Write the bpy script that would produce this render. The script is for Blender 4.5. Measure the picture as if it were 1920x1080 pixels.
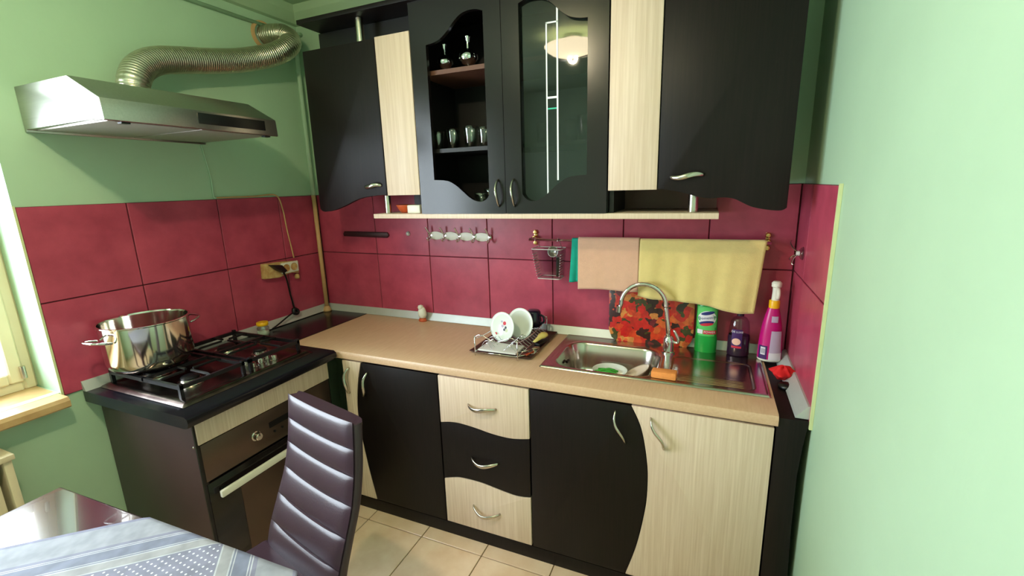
import bpy, bmesh, math, random
from mathutils import Vector, Matrix
random.seed(7)
for o in list(bpy.data.objects): bpy.data.objects.remove(o, do_unlink=True)
scn = bpy.context.scene
COL = scn.collection
PI = math.pi

# ------------------------------------------------------------------ camera
cam = bpy.data.cameras.new('camera'); cam_o = bpy.data.objects.new('camera', cam); COL.objects.link(cam_o)
YAW, PIT, ROL, FPX = 0.4105, -0.2217, -0.0292, 856.9
_f = Vector((-math.sin(YAW)*math.cos(PIT), math.cos(YAW)*math.cos(PIT), math.sin(PIT)))
_r = Vector((math.cos(YAW), math.sin(YAW), 0)); _u = _r.cross(_f)
_r2 = _r*math.cos(ROL) + _u*math.sin(ROL); _u2 = -_r*math.sin(ROL) + _u*math.cos(ROL)
_m = Matrix((( _r2.x, _u2.x, -_f.x, 2.0802), (_r2.y, _u2.y, -_f.y, -2.0108), (_r2.z, _u2.z, -_f.z, 1.487), (0, 0, 0, 1)))
cam_o.matrix_world = _m
cam.sensor_width = 36; cam.lens = 36*FPX/1920; cam.clip_start = 0.02
scn.camera = cam_o

# ------------------------------------------------------------------ world, exposure
wd = bpy.data.worlds.new('sky'); scn.world = wd; wd.use_nodes = True
bg = wd.node_tree.nodes['Background']; bg.inputs[0].default_value = (0.78, 0.89, 1.0, 1); bg.inputs[1].default_value = 19.0
scn.view_settings.view_transform = 'Standard'; scn.view_settings.look = 'None'
scn.view_settings.gamma = 1; scn.view_settings.use_curve_mapping = False
scn.view_settings.exposure = 0.2
WY0, WY1, WZ0, WZ1 = -2.75, -1.268, 0.815, 2.10          # the window opening in the left wall
pl = bpy.data.lights.new('window_portal', 'AREA'); pl.shape = 'RECTANGLE'; pl.size = WY1-WY0; pl.size_y = WZ1-WZ0
pl.cycles.is_portal = True
po = bpy.data.objects.new('window_portal', pl); COL.objects.link(po)
po.location = (-0.16, (WY0+WY1)/2, (WZ0+WZ1)/2)
po.rotation_euler = Matrix(((0, 0, -1), (1, 0, 0), (0, -1, 0))).to_euler()   # -Z of the light looks into the room (+X)

# ------------------------------------------------------------------ materials
def srgb(c):
    return tuple((v/255/12.92 if v/255 <= .04045 else ((v/255+.055)/1.055)**2.4) for v in c) + (1,)
MATS = {}
def mat(name, col, rough=.5, metal=0, spec=.5, noise=0, nscale=8, stretch=(1, 1, 1), bump=0, bscale=60, col2=None, coat=0, trans=0, ior=1.45, sheen=0, rnd=0, alpha=1):
    m = bpy.data.materials.new(name); m.use_nodes = True; nt = m.node_tree; N = nt.nodes; L = nt.links
    b = N['Principled BSDF']; c1 = srgb(col)
    b.inputs['Base Color'].default_value = c1; b.inputs['Roughness'].default_value = rough; b.inputs['Metallic'].default_value = metal
    b.inputs['Specular IOR Level'].default_value = spec; b.inputs['Coat Weight'].default_value = coat
    b.inputs['Transmission Weight'].default_value = trans; b.inputs['IOR'].default_value = ior
    b.inputs['Sheen Weight'].default_value = sheen; b.inputs['Alpha'].default_value = alpha
    tc = mp = None
    if noise or bump:
        tc = N.new('ShaderNodeTexCoord'); mp = N.new('ShaderNodeMapping'); mp.inputs['Scale'].default_value = stretch
        L.new(tc.outputs['Object'], mp.inputs['Vector'])
    last = None
    if noise:
        n = N.new('ShaderNodeTexNoise'); n.inputs['Scale'].default_value = nscale; n.inputs['Detail'].default_value = 5; n.inputs['Roughness'].default_value = .6
        L.new(mp.outputs[0], n.inputs['Vector'])
        r = N.new('ShaderNodeValToRGB'); c2 = srgb(col2) if col2 else tuple(v*(1-noise) for v in c1[:3])+(1,)
        r.color_ramp.elements[0].position = .3; r.color_ramp.elements[1].position = .7
        r.color_ramp.elements[0].color = c2; r.color_ramp.elements[1].color = c1
        L.new(n.outputs['Fac'], r.inputs['Fac']); last = r.outputs['Color']
        L.new(last, b.inputs['Base Color'])
    if rnd:
        oi = N.new('ShaderNodeObjectInfo'); hs = N.new('ShaderNodeHueSaturation'); mr = N.new('ShaderNodeMapRange')
        mr.inputs['To Min'].default_value = 1-rnd; mr.inputs['To Max'].default_value = 1+rnd
        L.new(oi.outputs['Random'], mr.inputs['Value']); L.new(mr.outputs[0], hs.inputs['Value'])
        if last: L.new(last, hs.inputs['Color'])
        else: hs.inputs['Color'].default_value = c1
        L.new(hs.outputs[0], b.inputs['Base Color'])
    if bump:
        n2 = N.new('ShaderNodeTexNoise'); n2.inputs['Scale'].default_value = bscale; n2.inputs['Detail'].default_value = 4
        bp = N.new('ShaderNodeBump'); bp.inputs['Strength'].default_value = bump; bp.inputs['Distance'].default_value = .002
        L.new(mp.outputs[0], n2.inputs['Vector']); L.new(n2.outputs['Fac'], bp.inputs['Height']); L.new(bp.outputs[0], b.inputs['Normal'])
    MATS[name] = m
    return m
GREEN = mat('green_wall_paint', (172, 201, 172), .55, noise=.06, nscale=3, bump=.25, bscale=45)
CEIL = mat('ceiling_paint', (168, 192, 158), .7, noise=.05, nscale=3, bump=.15)
TILE = mat('maroon_tile', (186, 74, 98), .34, spec=.5, noise=1, nscale=9, col2=(158, 56, 80), bump=.10, bscale=90, rnd=.06)
GROUT = mat('tile_grout', (92, 34, 46), .9, noise=.2, nscale=30)
WENGE = mat('wenge_laminate', (27, 18, 18), .46, spec=.28, noise=1, nscale=1, stretch=(220, 220, 6), col2=(15, 10, 10), bump=.04, bscale=1)
GLOSSW = mat('wenge_smooth_frame', (25, 19, 20), .22, spec=.45, noise=.12, nscale=5)
OAK = mat('bleached_oak_laminate', (226, 202, 184), .45, noise=1, nscale=1, stretch=(150, 150, 3.5), col2=(206, 178, 156), bump=.05, bscale=1)
WTOP = mat('beige_worktop', (210, 174, 144), .35, noise=1, nscale=1, stretch=(120, 14, 120), col2=(199, 161, 130), bump=.03, bscale=1)
BTOP = mat('black_worktop', (22, 20, 28), .22, noise=.3, nscale=20)
SIDEP = mat('dark_brown_side_panel', (60, 42, 42), .38, noise=.15, nscale=4)
FTILE = mat('floor_tile', (240, 208, 184), .25, noise=1, nscale=7, col2=(224, 184, 154), rnd=.04, bump=.03)
FGROUT = mat('floor_grout', (140, 118, 90), .9)
STEEL = mat('brushed_steel', (190, 186, 180), .28, metal=1, noise=.12, nscale=1, stretch=(6, 200, 200), bump=.02, bscale=1)
SINKM = mat('sink_steel', (196, 186, 176), .20, metal=1, noise=.1, nscale=12)
POTM = mat('polished_pot_steel', (215, 208, 198), .10, metal=1, noise=.08, nscale=6)
CHROME = mat('chrome', (220, 220, 222), .08, metal=1, noise=.03, nscale=10)
NICKEL = mat('satin_nickel', (205, 198, 186), .22, metal=1, noise=.06, nscale=20)
ALU = mat('aluminium_foil_duct', (214, 202, 186), .30, metal=1, noise=.15, nscale=30, bump=.3, bscale=80)
GREYALU = mat('grey_upstand', (190, 192, 190), .35, metal=.3, noise=.06, nscale=20)
IRON = mat('black_cast_iron', (22, 21, 25), .38, noise=.3, nscale=40, bump=.1)
HOBM = mat('hob_steel', (128, 116, 110), .26, metal=1, noise=1, nscale=14, col2=(78, 66, 62))
OVEN = mat('oven_dark_steel', (96, 78, 70), .3, metal=.7, noise=.12, nscale=4)
OGLASS = mat('oven_dark_glass', (26, 20, 20), .12, noise=.2, nscale=3)
BLACK = mat('black_plastic', (14, 13, 15), .35, noise=.2, nscale=30)
WHITEP = mat('white_plastic', (226, 222, 210), .4, noise=.05, nscale=20)
CREAM = mat('cream_paint', (226, 208, 178), .5, noise=.08, nscale=6, bump=.1)
SILL = mat('worn_sill_wood', (218, 184, 138), .4, noise=1, nscale=5, col2=(176, 134, 88), bump=.1)
LEATH = mat('dark_brown_leatherette', (58, 40, 52), .34, spec=.6, noise=.12, nscale=12, bump=.12, bscale=220)
TABLE = mat('dark_table_lacquer', (58, 34, 42), .22, spec=.9, coat=.6, noise=.2, nscale=4)
PIPEB = mat('beige_pipe_paint', (205, 160, 112), .45, noise=.15, nscale=20)
YELT = mat('yellow_terry', (228, 205, 136), .95, noise=.08, nscale=30, bump=.8, bscale=500, sheen=.3)
PINKT = mat('pink_terry', (226, 178, 152), .95, noise=.08, nscale=30, bump=.8, bscale=500, sheen=.3)
TEALT = mat('teal_cloth', (20, 160, 140), .9, noise=.15, nscale=40, bump=.5, bscale=300)
PORC = mat('white_porcelain', (232, 236, 232), .15, noise=.02, nscale=10)
NAVY = mat('navy_glaze', (24, 26, 46), .15, noise=.1, nscale=20)
BRTRAY = mat('brown_tray', (70, 40, 30), .35, noise=.2, nscale=10)
CLEARP = mat('grey_white_plastic', (206, 202, 200), .3, noise=.05, nscale=20)
ORANGE = mat('orange_sponge', (240, 150, 80), .9, noise=.1, nscale=60, bump=.9, bscale=300)
REDC = mat('red_cloth', (214, 24, 30), .8, noise=.12, nscale=30, bump=.3)
GRBOT = mat('green_bottle_plastic', (20, 150, 60), .3, noise=.05, nscale=10)
MAGENTA = mat('magenta_bottle_plastic', (190, 16, 116), .28, noise=.06, nscale=10)
PURPLE = mat('purple_liquid_plastic', (46, 26, 48), .15, noise=.1, nscale=10)
YELP = mat('yellow_plastic', (240, 180, 20), .35, noise=.05, nscale=20)
LABW = mat('label_white', (222, 216, 226), .5, noise=.03, nscale=20)
LABV = mat('label_lilac', (186, 168, 196), .5, noise=.06, nscale=40)
INKB = mat('ink_blue', (30, 40, 110), .5, noise=.05, nscale=20)
INKR = mat('ink_red', (200, 40, 60), .5, noise=.05, nscale=20)
INKG = mat('ink_light_green', (90, 190, 100), .5, noise=.05, nscale=20)
INKD = mat('ink_violet', (60, 20, 90), .5, noise=.05, nscale=20)
SKINP = mat('label_hand_pink', (236, 186, 170), .5, noise=.1, nscale=50)
BRASS = mat('brass', (214, 176, 110), .25, metal=1, noise=.05, nscale=20)
TERRA = mat('terracotta', (196, 84, 40), .5, noise=.15, nscale=20)
YELFOOD = mat('yellow_wood_handle', (224, 206, 120), .5, noise=.12, nscale=20)
GREENV = mat('spring_onion_green', (70, 180, 60), .5, noise=.3, nscale=30)
BROWNI = mat('brown_shelf', (104, 66, 52), .4, noise=.15, nscale=5)
INNER = mat('cabinet_inside', (22, 18, 19), .45, noise=.15, nscale=5)
FILTER = mat('hood_filter_metal', (176, 166, 158), .4, metal=.8, noise=.1, nscale=60)
DARKBAR = mat('dark_maroon_bar', (58, 18, 26), .5, noise=.2, nscale=20)
PEELP = mat('worn_cream_plastic', (206, 176, 120), .5, noise=1, nscale=40, col2=(170, 120, 70))
DECALW = mat('white_decal', (236, 238, 240), .4, noise=.02, nscale=20)
DECALT = mat('teal_decal', (30, 180, 150), .4, noise=.02, nscale=20)
DOORP = mat('door_white_paint', (200, 196, 180), .5, noise=.05, nscale=4)

def glassy(name, tint, refl=.08, rough=.02, thick=0):
    m = bpy.data.materials.new(name); m.use_nodes = True; nt = m.node_tree; N = nt.nodes; L = nt.links
    N.remove(N['Principled BSDF']); t = N.new('ShaderNodeBsdfTransparent'); g = N.new('ShaderNodeBsdfGlossy'); x = N.new('ShaderNodeMixShader'); f = N.new('ShaderNodeFresnel')
    ns = N.new('ShaderNodeTexNoise'); ns.inputs['Scale'].default_value = 3
    mr = N.new('ShaderNodeMapRange'); mr.inputs['To Min'].default_value = rough; mr.inputs['To Max'].default_value = rough*1.3+.002
    L.new(ns.outputs['Fac'], mr.inputs['Value']); L.new(mr.outputs[0], g.inputs['Roughness'])
    t.inputs[0].default_value = tint+(1,); f.inputs['IOR'].default_value = 1.0+refl*10
    ge = N.new('ShaderNodeNewGeometry'); sb = N.new('ShaderNodeMath'); sb.operation = 'SUBTRACT'; sb.inputs[0].default_value = 1; L.new(ge.outputs['Backfacing'], sb.inputs[1])
    mu = N.new('ShaderNodeMath'); mu.operation = 'MULTIPLY'; L.new(f.outputs[0], mu.inputs[0]); L.new(sb.outputs[0], mu.inputs[1])   # reflect on the entering face only
    L.new(mu.outputs[0], x.inputs[0]); L.new(t.outputs[0], x.inputs[1]); L.new(g.outputs[0], x.inputs[2]); L.new(x.outputs[0], N['Material Output'].inputs[0])
    MATS[name] = m
    return m
PANE = glassy('window_glass', (.97, .98, .97), .045)
TINT = glassy('cabinet_door_glass', (.45, .43, .42), .07)
CLEAR = glassy('clear_tumbler_glass', (.86, .9, .88), .13)
CLEARPL = glassy('clear_plastic', (.75, .76, .78), .07, .08)

def emis(name, col, s):
    m = bpy.data.materials.new(name); m.use_nodes = True; b = m.node_tree.nodes['Principled BSDF']
    b.inputs['Base Color'].default_value = srgb(col); b.inputs['Emission Color'].default_value = srgb(col); b.inputs['Emission Strength'].default_value = s
    b.inputs['Roughness'].default_value = .3
    return m
LAMPG = emis('lit_lamp_glass', (255, 236, 196), 15.0)

def fruit_print():
    m = bpy.data.materials.new('vegetable_print'); m.use_nodes = True; nt = m.node_tree; N = nt.nodes; L = nt.links; b = N['Principled BSDF']
    tc = N.new('ShaderNodeTexCoord'); nz = N.new('ShaderNodeTexNoise'); nz.inputs['Scale'].default_value = 22
    mixv = N.new('ShaderNodeMixRGB'); mixv.inputs[0].default_value = .06; L.new(tc.outputs['Object'], nz.inputs['Vector'])
    L.new(tc.outputs['Object'], mixv.inputs[1]); L.new(nz.outputs['Color'], mixv.inputs[2])
    v = N.new('ShaderNodeTexVoronoi'); v.inputs['Scale'].default_value = 36; L.new(mixv.outputs[0], v.inputs['Vector'])
    r = N.new('ShaderNodeValToRGB'); r.color_ramp.interpolation = 'CONSTANT'; els = r.color_ramp.elements
    cols = [(0, (190, 36, 24)), (.22, (206, 92, 40)), (.34, (54, 24, 22)), (.47, (196, 30, 24)), (.60, (206, 128, 62)), (.67, (66, 62, 24)), (.75, (204, 62, 30)), (.86, (110, 24, 34))]
    els[0].color = srgb(cols[0][1]); els[1].position = cols[1][0]; els[1].color = srgb(cols[1][1])
    for p, c in cols[2:]:
        e = els.new(p); e.color = srgb(c)
    L.new(v.outputs['Color'], r.inputs['Fac'])
    n2 = N.new('ShaderNodeTexNoise'); n2.inputs['Scale'].default_value = 60; L.new(tc.outputs['Object'], n2.inputs['Vector'])
    mr = N.new('ShaderNodeMapRange'); mr.inputs['To Min'].default_value = .5; mr.inputs['To Max'].default_value = 1.4; L.new(n2.outputs['Fac'], mr.inputs['Value'])
    hs = N.new('ShaderNodeHueSaturation'); L.new(r.outputs[0], hs.inputs['Color']); L.new(mr.outputs[0], hs.inputs['Value'])
    L.new(hs.outputs[0], b.inputs['Base Color']); b.inputs['Roughness'].default_value = .25
    return m
PRINT = fruit_print()

def cloth_pattern():
    """woven border stripes at a set distance from the two cloth edges, small dots inside; UV = metres from the two edges"""
    m = bpy.data.materials.new('tablecloth_weave'); m.use_nodes = True; nt = m.node_tree; N = nt.nodes; L = nt.links; b = N['Principled BSDF']
    uv = N.new('ShaderNodeUVMap'); sp = N.new('ShaderNodeSeparateXYZ'); L.new(uv.outputs[0], sp.inputs[0])
    mn = N.new('ShaderNodeMath'); mn.operation = 'MINIMUM'; L.new(sp.outputs[0], mn.inputs[0]); L.new(sp.outputs[1], mn.inputs[1])
    r = N.new('ShaderNodeValToRGB'); r.color_ramp.interpolation = 'CONSTANT'
    mr = N.new('ShaderNodeMapRange'); mr.inputs['From Max'].default_value = .2; L.new(mn.outputs[0], mr.inputs['Value'])
    base = (108, 108, 130); li = (128, 130, 142); wh = (158, 160, 170); be = (132, 132, 138); gr = (100, 104, 126)
    st = [(0, base), (.008, li), (.078, base), (.086, wh), (.0885, base), (.092, wh), (.0945, gr), (.122, wh), (.1245, gr), (.128, wh), (.1305, be), (.152, wh), (.155, base)]
    els = r.color_ramp.elements; els[0].color = srgb(st[0][1]); els[1].position = st[1][0]/.2; els[1].color = srgb(st[1][1])
    for p, c in st[2:]:
        e = els.new(p/.2); e.color = srgb(c)
    L.new(mr.outputs[0], r.inputs['Fac'])
    # dots
    def axis(i):
        a = N.new('ShaderNodeMath'); a.operation = 'MULTIPLY'; a.inputs[1].default_value = 2*PI/.0185; L.new(sp.outputs[i], a.inputs[0])
        s = N.new('ShaderNodeMath'); s.operation = 'SINE'; L.new(a.outputs[0], s.inputs[0]); return s
    s1, s2 = axis(0), axis(1); mu = N.new('ShaderNodeMath'); mu.operation = 'MULTIPLY'; L.new(s1.outputs[0], mu.inputs[0]); L.new(s2.outputs[0], mu.inputs[1])
    gt = N.new('ShaderNodeMath'); gt.operation = 'GREATER_THAN'; gt.inputs[1].default_value = .72; L.new(mu.outputs[0], gt.inputs[0])
    ins = N.new('ShaderNodeMath'); ins.operation = 'GREATER_THAN'; ins.inputs[1].default_value = .16; L.new(mn.outputs[0], ins.inputs[0])
    fm = N.new('ShaderNodeMath'); fm.operation = 'MULTIPLY'; L.new(gt.outputs[0], fm.inputs[0]); L.new(ins.outputs[0], fm.inputs[1])
    # blotchy damask leaves in the wide border
    nz = N.new('ShaderNodeTexNoise'); nz.inputs['Scale'].default_value = 28; L.new(uv.outputs[0], nz.inputs['Vector'])
    hs = N.new('ShaderNodeHueSaturation'); mv = N.new('ShaderNodeMapRange'); mv.inputs['From Min'].default_value = .35; mv.inputs['From Max'].default_value = .65; mv.inputs['To Min'].default_value = .84; mv.inputs['To Max'].default_value = 1.12
    L.new(nz.outputs['Fac'], mv.inputs['Value']); L.new(mv.outputs[0], hs.inputs['Value']); L.new(r.outputs[0], hs.inputs['Color'])
    mx = N.new('ShaderNodeMixRGB'); mx.inputs[2].default_value = srgb((186, 190, 202)); L.new(fm.outputs[0], mx.inputs[0]); L.new(hs.outputs[0], mx.inputs[1])
    L.new(mx.outputs[0], b.inputs['Base Color']); b.inputs['Roughness'].default_value = .7
    return m
CLOTH = cloth_pattern()

# ------------------------------------------------------------------ mesh helpers
class MB:
    def __init__(s): s.bm = bmesh.new(); s.uv = None
    def poly(s, pts, flip=False):
        vs = [s.bm.verts.new(p) for p in pts]
        if flip: vs.reverse()
        return s.bm.faces.new(vs)
    def box(s, x0, x1, y0, y1, z0, z1, bev=0, seg=2):
        bm2 = bmesh.new()
        m = Matrix.Translation(((x0+x1)/2, (y0+y1)/2, (z0+z1)/2)) @ Matrix.Diagonal((abs(x1-x0), abs(y1-y0), abs(z1-z0), 1))
        bmesh.ops.create_cube(bm2, size=1, matrix=m)
        if bev: bmesh.ops.bevel(bm2, geom=bm2.edges[:], offset=bev, segments=seg, profile=.5, affect='EDGES')
        s.join(bm2); return s
    def join(s, b2, mtx=None):
        b2.verts.index_update(); mp = {}
        for v in b2.verts: mp[v] = s.bm.verts.new(mtx @ v.co if mtx else v.co)
        for f in b2.faces:
            try: s.bm.faces.new([mp[v] for v in f.verts])
            except ValueError: pass
        b2.free(); return s
    def prism(s, pts, axis, a, b, bev=0):
        """pts: 2-D outline; axis the extrusion axis, from a to b"""
        def P(p, t):
            if axis == 'Y': return (p[0], t, p[1])
            if axis == 'X': return (t, p[0], p[1])
            return (p[0], p[1], t)
        b2 = bmesh.new(); A = [b2.verts.new(P(p, a)) for p in pts]; B = [b2.verts.new(P(p, b)) for p in pts]; n = len(pts)
        b2.faces.new(A); b2.faces.new(B[::-1])
        for i in range(n): b2.faces.new((A[i], B[i], B[(i+1) % n], A[(i+1) % n]))
        bmesh.ops.recalc_face_normals(b2, faces=b2.faces[:])
        if bev:
            es = [e for e in b2.edges if len(e.link_faces) == 2 and e.link_faces[0].normal.angle(e.link_faces[1].normal) > .6]
            bmesh.ops.bevel(b2, geom=es, offset=bev, segments=2, profile=.5, affect='EDGES')
        s.join(b2); return s
    def tube(s, path, r, seg=12, caps=True, closed=False, flat=1.0):
        path = [Vector(p) for p in path]; n = len(path); rs = r if isinstance(r, (list, tuple)) else [r]*n
        rings = []; up = None
        for i, p in enumerate(path):
            if closed: t = path[(i+1) % n]-path[i-1]
            else: t = path[min(i+1, n-1)]-path[max(i-1, 0)]
            t.normalize()
            if up is None:
                up = Vector((0, 0, 1)) if abs(t.z) < .9 else Vector((0, 1, 0))
            a = (up - t*up.dot(t))
            if a.length < 1e-6: a = t.orthogonal()
            a.normalize(); up = a; c = t.cross(a)
            rings.append([s.bm.verts.new(p + (a*math.cos(2*PI*k/seg) + c*math.sin(2*PI*k/seg)*flat)*rs[i]) for k in range(seg)])
        m = n if closed else n-1
        for i in range(m):
            A, B = rings[i], rings[(i+1) % n]
            for k in range(seg): s.bm.faces.new((A[k], A[(k+1) % seg], B[(k+1) % seg], B[k]))
        if caps and not closed: s.bm.faces.new(rings[0][::-1]); s.bm.faces.new(rings[-1])
        return s
    def lathe(s, prof, c=(0, 0, 0), seg=24, sx=1, sy=1, mtx=None):
        rings = []
        for r, z in prof:
            if r < 1e-6: rings.append([s.bm.verts.new((c[0], c[1], c[2]+z))])
            else: rings.append([s.bm.verts.new((c[0]+r*sx*math.cos(2*PI*k/seg), c[1]+r*sy*math.sin(2*PI*k/seg), c[2]+z)) for k in range(seg)])
        for A, B in zip(rings, rings[1:]):
            for k in range(seg):
                k2 = (k+1) % seg
                if len(A) == 1 and len(B) == 1: continue
                if len(A) == 1: s.bm.faces.new((A[0], B[k2], B[k]))
                elif len(B) == 1: s.bm.faces.new((A[k], A[k2], B[0]))
                else: s.bm.faces.new((A[k], A[k2], B[k2], B[k]))
        if mtx:
            for rg in rings:
                for v in rg: v.co = mtx @ v.co
        return s
    def grid(s, fn, nu, nv, uvfn=None, closed_u=False):
        vs = [[s.bm.verts.new(fn(i/(nu if closed_u else nu), j/nv)) for j in range(nv+1)] for i in range(nu+(0 if closed_u else 1))]
        for i in range(nu):
            for j in range(nv):
                s.bm.faces.new((vs[i][j], vs[(i+1) % len(vs)][j], vs[(i+1) % len(vs)][j+1], vs[i][j+1]))
        return s
    def build(s, name, m, parent=None, smooth=False, local=False, ang=None, origin=None, recalc=True):
        bm = s.bm
        if recalc: bmesh.ops.recalc_face_normals(bm, faces=bm.faces[:])
        me = bpy.data.meshes.new(name)
        if parent is not None: org = wloc(parent)
        elif origin is not None: org = Vector(origin)
        else:
            xs = [v.co for v in bm.verts]; org = Vector(((min(v.x for v in xs)+max(v.x for v in xs))/2, (min(v.y for v in xs)+max(v.y for v in xs))/2, min(v.z for v in xs)))
        if not local:
            for v in bm.verts: v.co -= org
        bm.to_mesh(me); bm.free(); me.materials.append(m)
        if smooth or ang:
            for p in me.polygons: p.use_smooth = True
            if ang: me.set_sharp_from_angle(angle=math.radians(ang))
        o = bpy.data.objects.new(name, me); COL.objects.link(o)
        if parent is not None: o.parent = parent
        else: o.location = org
        return o
def wloc(o):
    v = Vector(o.location)
    while o.parent: o = o.parent; v += Vector(o.location)
    return v
def tag(o, label, cat, group=None):
    o['label'] = label; o['category'] = cat
    if group: o['group'] = group
    return o
def thing(name, loc, label, cat, group=None, rz=0):
    o = bpy.data.objects.new(name, None); COL.objects.link(o); o.location = loc; o.rotation_euler = (0, 0, rz); o.empty_display_size = .1
    return tag(o, label, cat, group)
def struct(o, label=None):
    o['kind'] = 'structure'
    if label: o['label'] = label
    return o
def box(name, m, parent, *a, bev=0, **k): return MB().box(*a, bev=bev).build(name, m, parent, ang=30 if bev else None, **k)
def copy_tree(o, parent=None):
    c = o.copy(); COL.objects.link(c); c.parent = parent
    for ch in list(o.children): copy_tree(ch, c)
    return c
def smooth_path(pts, n=8):
    P = [Vector(p) for p in pts]; out = []
    for i in range(len(P)-1):
        p0, p1, p2, p3 = P[max(i-1, 0)], P[i], P[i+1], P[min(i+2, len(P)-1)]
        for k in range(n):
            t = k/n
            out.append(.5*((2*p1) + (p2-p0)*t + (2*p0-5*p1+4*p2-p3)*t*t + (3*p1-p0-3*p2+p3)*t**3))
    out.append(P[-1]); return out
def curve2(pts, n=6): return [(p.x, p.y) for p in smooth_path([(a, b, 0) for a, b in pts], n)]
def text_mesh(body, size):
    cu = bpy.data.curves.new('t', 'FONT'); cu.body = body; cu.size = size; cu.align_x = 'CENTER'; cu.align_y = 'CENTER'; cu.extrude = 0.0004; cu.resolution_u = 3
    o = bpy.data.objects.new('t', cu); COL.objects.link(o); dg = bpy.context.evaluated_depsgraph_get()
    me = bpy.data.meshes.new_from_object(o.evaluated_get(dg)); bpy.data.objects.remove(o); bpy.data.curves.remove(cu)
    bm = bmesh.new(); bm.from_mesh(me); bpy.data.meshes.remove(me); return bm

# ================================================================== ROOM
W, YB, H = 2.3935, -3.35, 2.41
YL = -1.264
m = MB()
T = .22                                                   # wall thickness left (window reveal)
m.box(-T, 0, WY1, .12, -.1, H+.1); m.box(-T, 0, YB-.1, WY0, -.1, H+.1)
m.box(-T, 0, WY0, WY1, -.1, WZ0); m.box(-T, 0, WY0, WY1, WZ1, H+.1)
wall_left = struct(m.build('wall_left', GREEN, origin=(0, 0, 0)), 'green painted wall with window and maroon tiles behind the stove')
wall_back = struct(box('wall_back', GREEN, None, 0, W, 0, .12, -.1, H+.1, origin=(0, 0, 0)), 'green wall with maroon tile splashback behind the worktop')
wall_right = struct(box('wall_right', GREEN, None, W, W+.12, YB-.1, .12, -.1, H+.1, origin=(W, 0, 0)), 'bright mint green wall at the right')
wall_front = struct(box('wall_front', GREEN, None, 0, W, YB-.12, YB, -.1, H+.1, origin=(0, YB, 0)))
ceiling = struct(box('ceiling', CEIL, None, 0, W, YB, 0, H, H+.1, origin=(0, 0, H)), 'green painted ceiling')
floor = struct(box('floor', FGROUT, None, 0, W, YB, 0, -.1, -.006, origin=(0, 0, -.006)), 'beige ceramic tile floor')
# floor tiles, 29 cm, joints measured on the photograph
fx0, fy0, fs = 0.708-.29*2, -.608+.29, .2925
proto = None
ix = 0
for i in range(-1, 9):
    for j in range(-2, 10):
        x0 = fx0+fs*i; y1 = fy0-fs*j; x1 = x0+fs; y0 = y1-fs
        x0c, x1c, y0c, y1c = max(x0, .0), min(x1, W), max(y0, YB), min(y1, 0)
        if x1c-x0c < .02 or y1c-y0c < .02: continue
        full = abs((x1c-x0c)-fs) < 1e-6 and abs((y1c-y0c)-fs) < 1e-6
        if full and proto:
            t = proto.copy(); COL.objects.link(t); t.parent = floor; t.location = (x0-proto['x']+proto.location.x, y0-proto['y']+proto.location.y, 0); continue
        t = MB().box(x0c+.002, x1c-.002, y0c+.002, y1c-.002, -.006, 0, bev=.0015, seg=1).build('floor_tile', FTILE, floor)
        if full and not proto: proto = t; t['x'] = x0; t['y'] = y0
# wall tiles
def tiles(wall, axis, us, vs, pos, out):
    """us: joints along the wall, vs: joints in height; the tiles stand proud by `out` from pos"""
    for u0, u1 in zip(us, us[1:]):
        for v0, v1 in zip(vs, vs[1:]):
            g = .0022; a, b = sorted((pos, pos+out)); jit = random.uniform(-.0006, .0006)
            mm = MB()
            if axis == 'Y': mm.box(u0+g, u1-g, a-(jit if out < 0 else 0), b+(jit if out > 0 else 0), v0+g, v1-g, bev=.0015, seg=1)
            else: mm.box(a-(jit if out < 0 else 0), b+(jit if out > 0 else 0), u0+g, u1-g, v0+g, v1-g, bev=.0015, seg=1)
            mm.build('tile', TILE, wall)
ZT = 1.463
box('grout', GROUT, wall_back, 0.004, W-.004, -.003, 0, .76, ZT-.001)
tiles(wall_back, 'Y', [.008, .405, .745, 1.085, 1.418, 1.74, 2.08, W-.009], [.76, 1.137, ZT], 0, -.008)
box('grout', GROUT, wall_left, 0, .003, YL+.001, -.003, .80, ZT-.001)
tiles(wall_left, 'X', [YL, -.95, -.592, -.265, -.009], [.80, 1.137, ZT], 0, .008)
box('grout', GROUT, wall_right, W-.003, W, -.546, -.003, .76, ZT-.001)
tiles(wall_right, 'X', [-.547, -.21, -.009], [.76, 1.137, ZT], W, -.008)
# cream edge beads of the tiled areas
EDGE = mat('pale_edge_filler', (206, 212, 160), .6, noise=.1, nscale=20)
box('tile_edge', EDGE, wall_right, W-.009, W-.0005, -.556, -.547, .76, ZT+.003)
box('tile_edge', EDGE, wall_left, .0005, .008, YL-.007, YL, .80, ZT+.002)
# painted cable moulding below the ceiling
m = MB(); m.tube([(.006, YB, 2.287), (.006, -.03, 2.287)], .009, 8)
struct(m.build('trim_1', GREEN, smooth=True))
m = MB(); m.prism([(0.0, H-.075), (.02, H-.07), (.055, H-.03), (.07, H), (0, H)], 'Y', YB, 0)
struct(m.build('trim_2', CEIL))
m = MB(); m.prism([(0.0, H-.075), (-.02, H-.07), (-.055, H-.03), (-.07, H), (0, H)], 'X', 0, W)
struct(m.build('trim_3', CEIL))
# grey upstands where worktops meet the tiles
m = MB(); m.prism([(-.008, .792), (-.030, .792), (-.026, .800), (-.012, .829), (-.008, .829)], 'X', .012, W-.03); struct(m.build('trim_4', GREYALU))
m = MB(); m.prism([(.008, .797), (.030, .797), (.026, .804), (.012, .833), (.008, .833)], 'Y', -1.212, -.03); struct(m.build('trim_5', GREYALU))
m = MB(); m.prism([(W-.008, .785), (W-.044, .785), (W-.040, .793), (W-.014, .826), (W-.008, .826)], 'Y', -.54, -.03); struct(m.build('trim_6', GREYALU))
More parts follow.
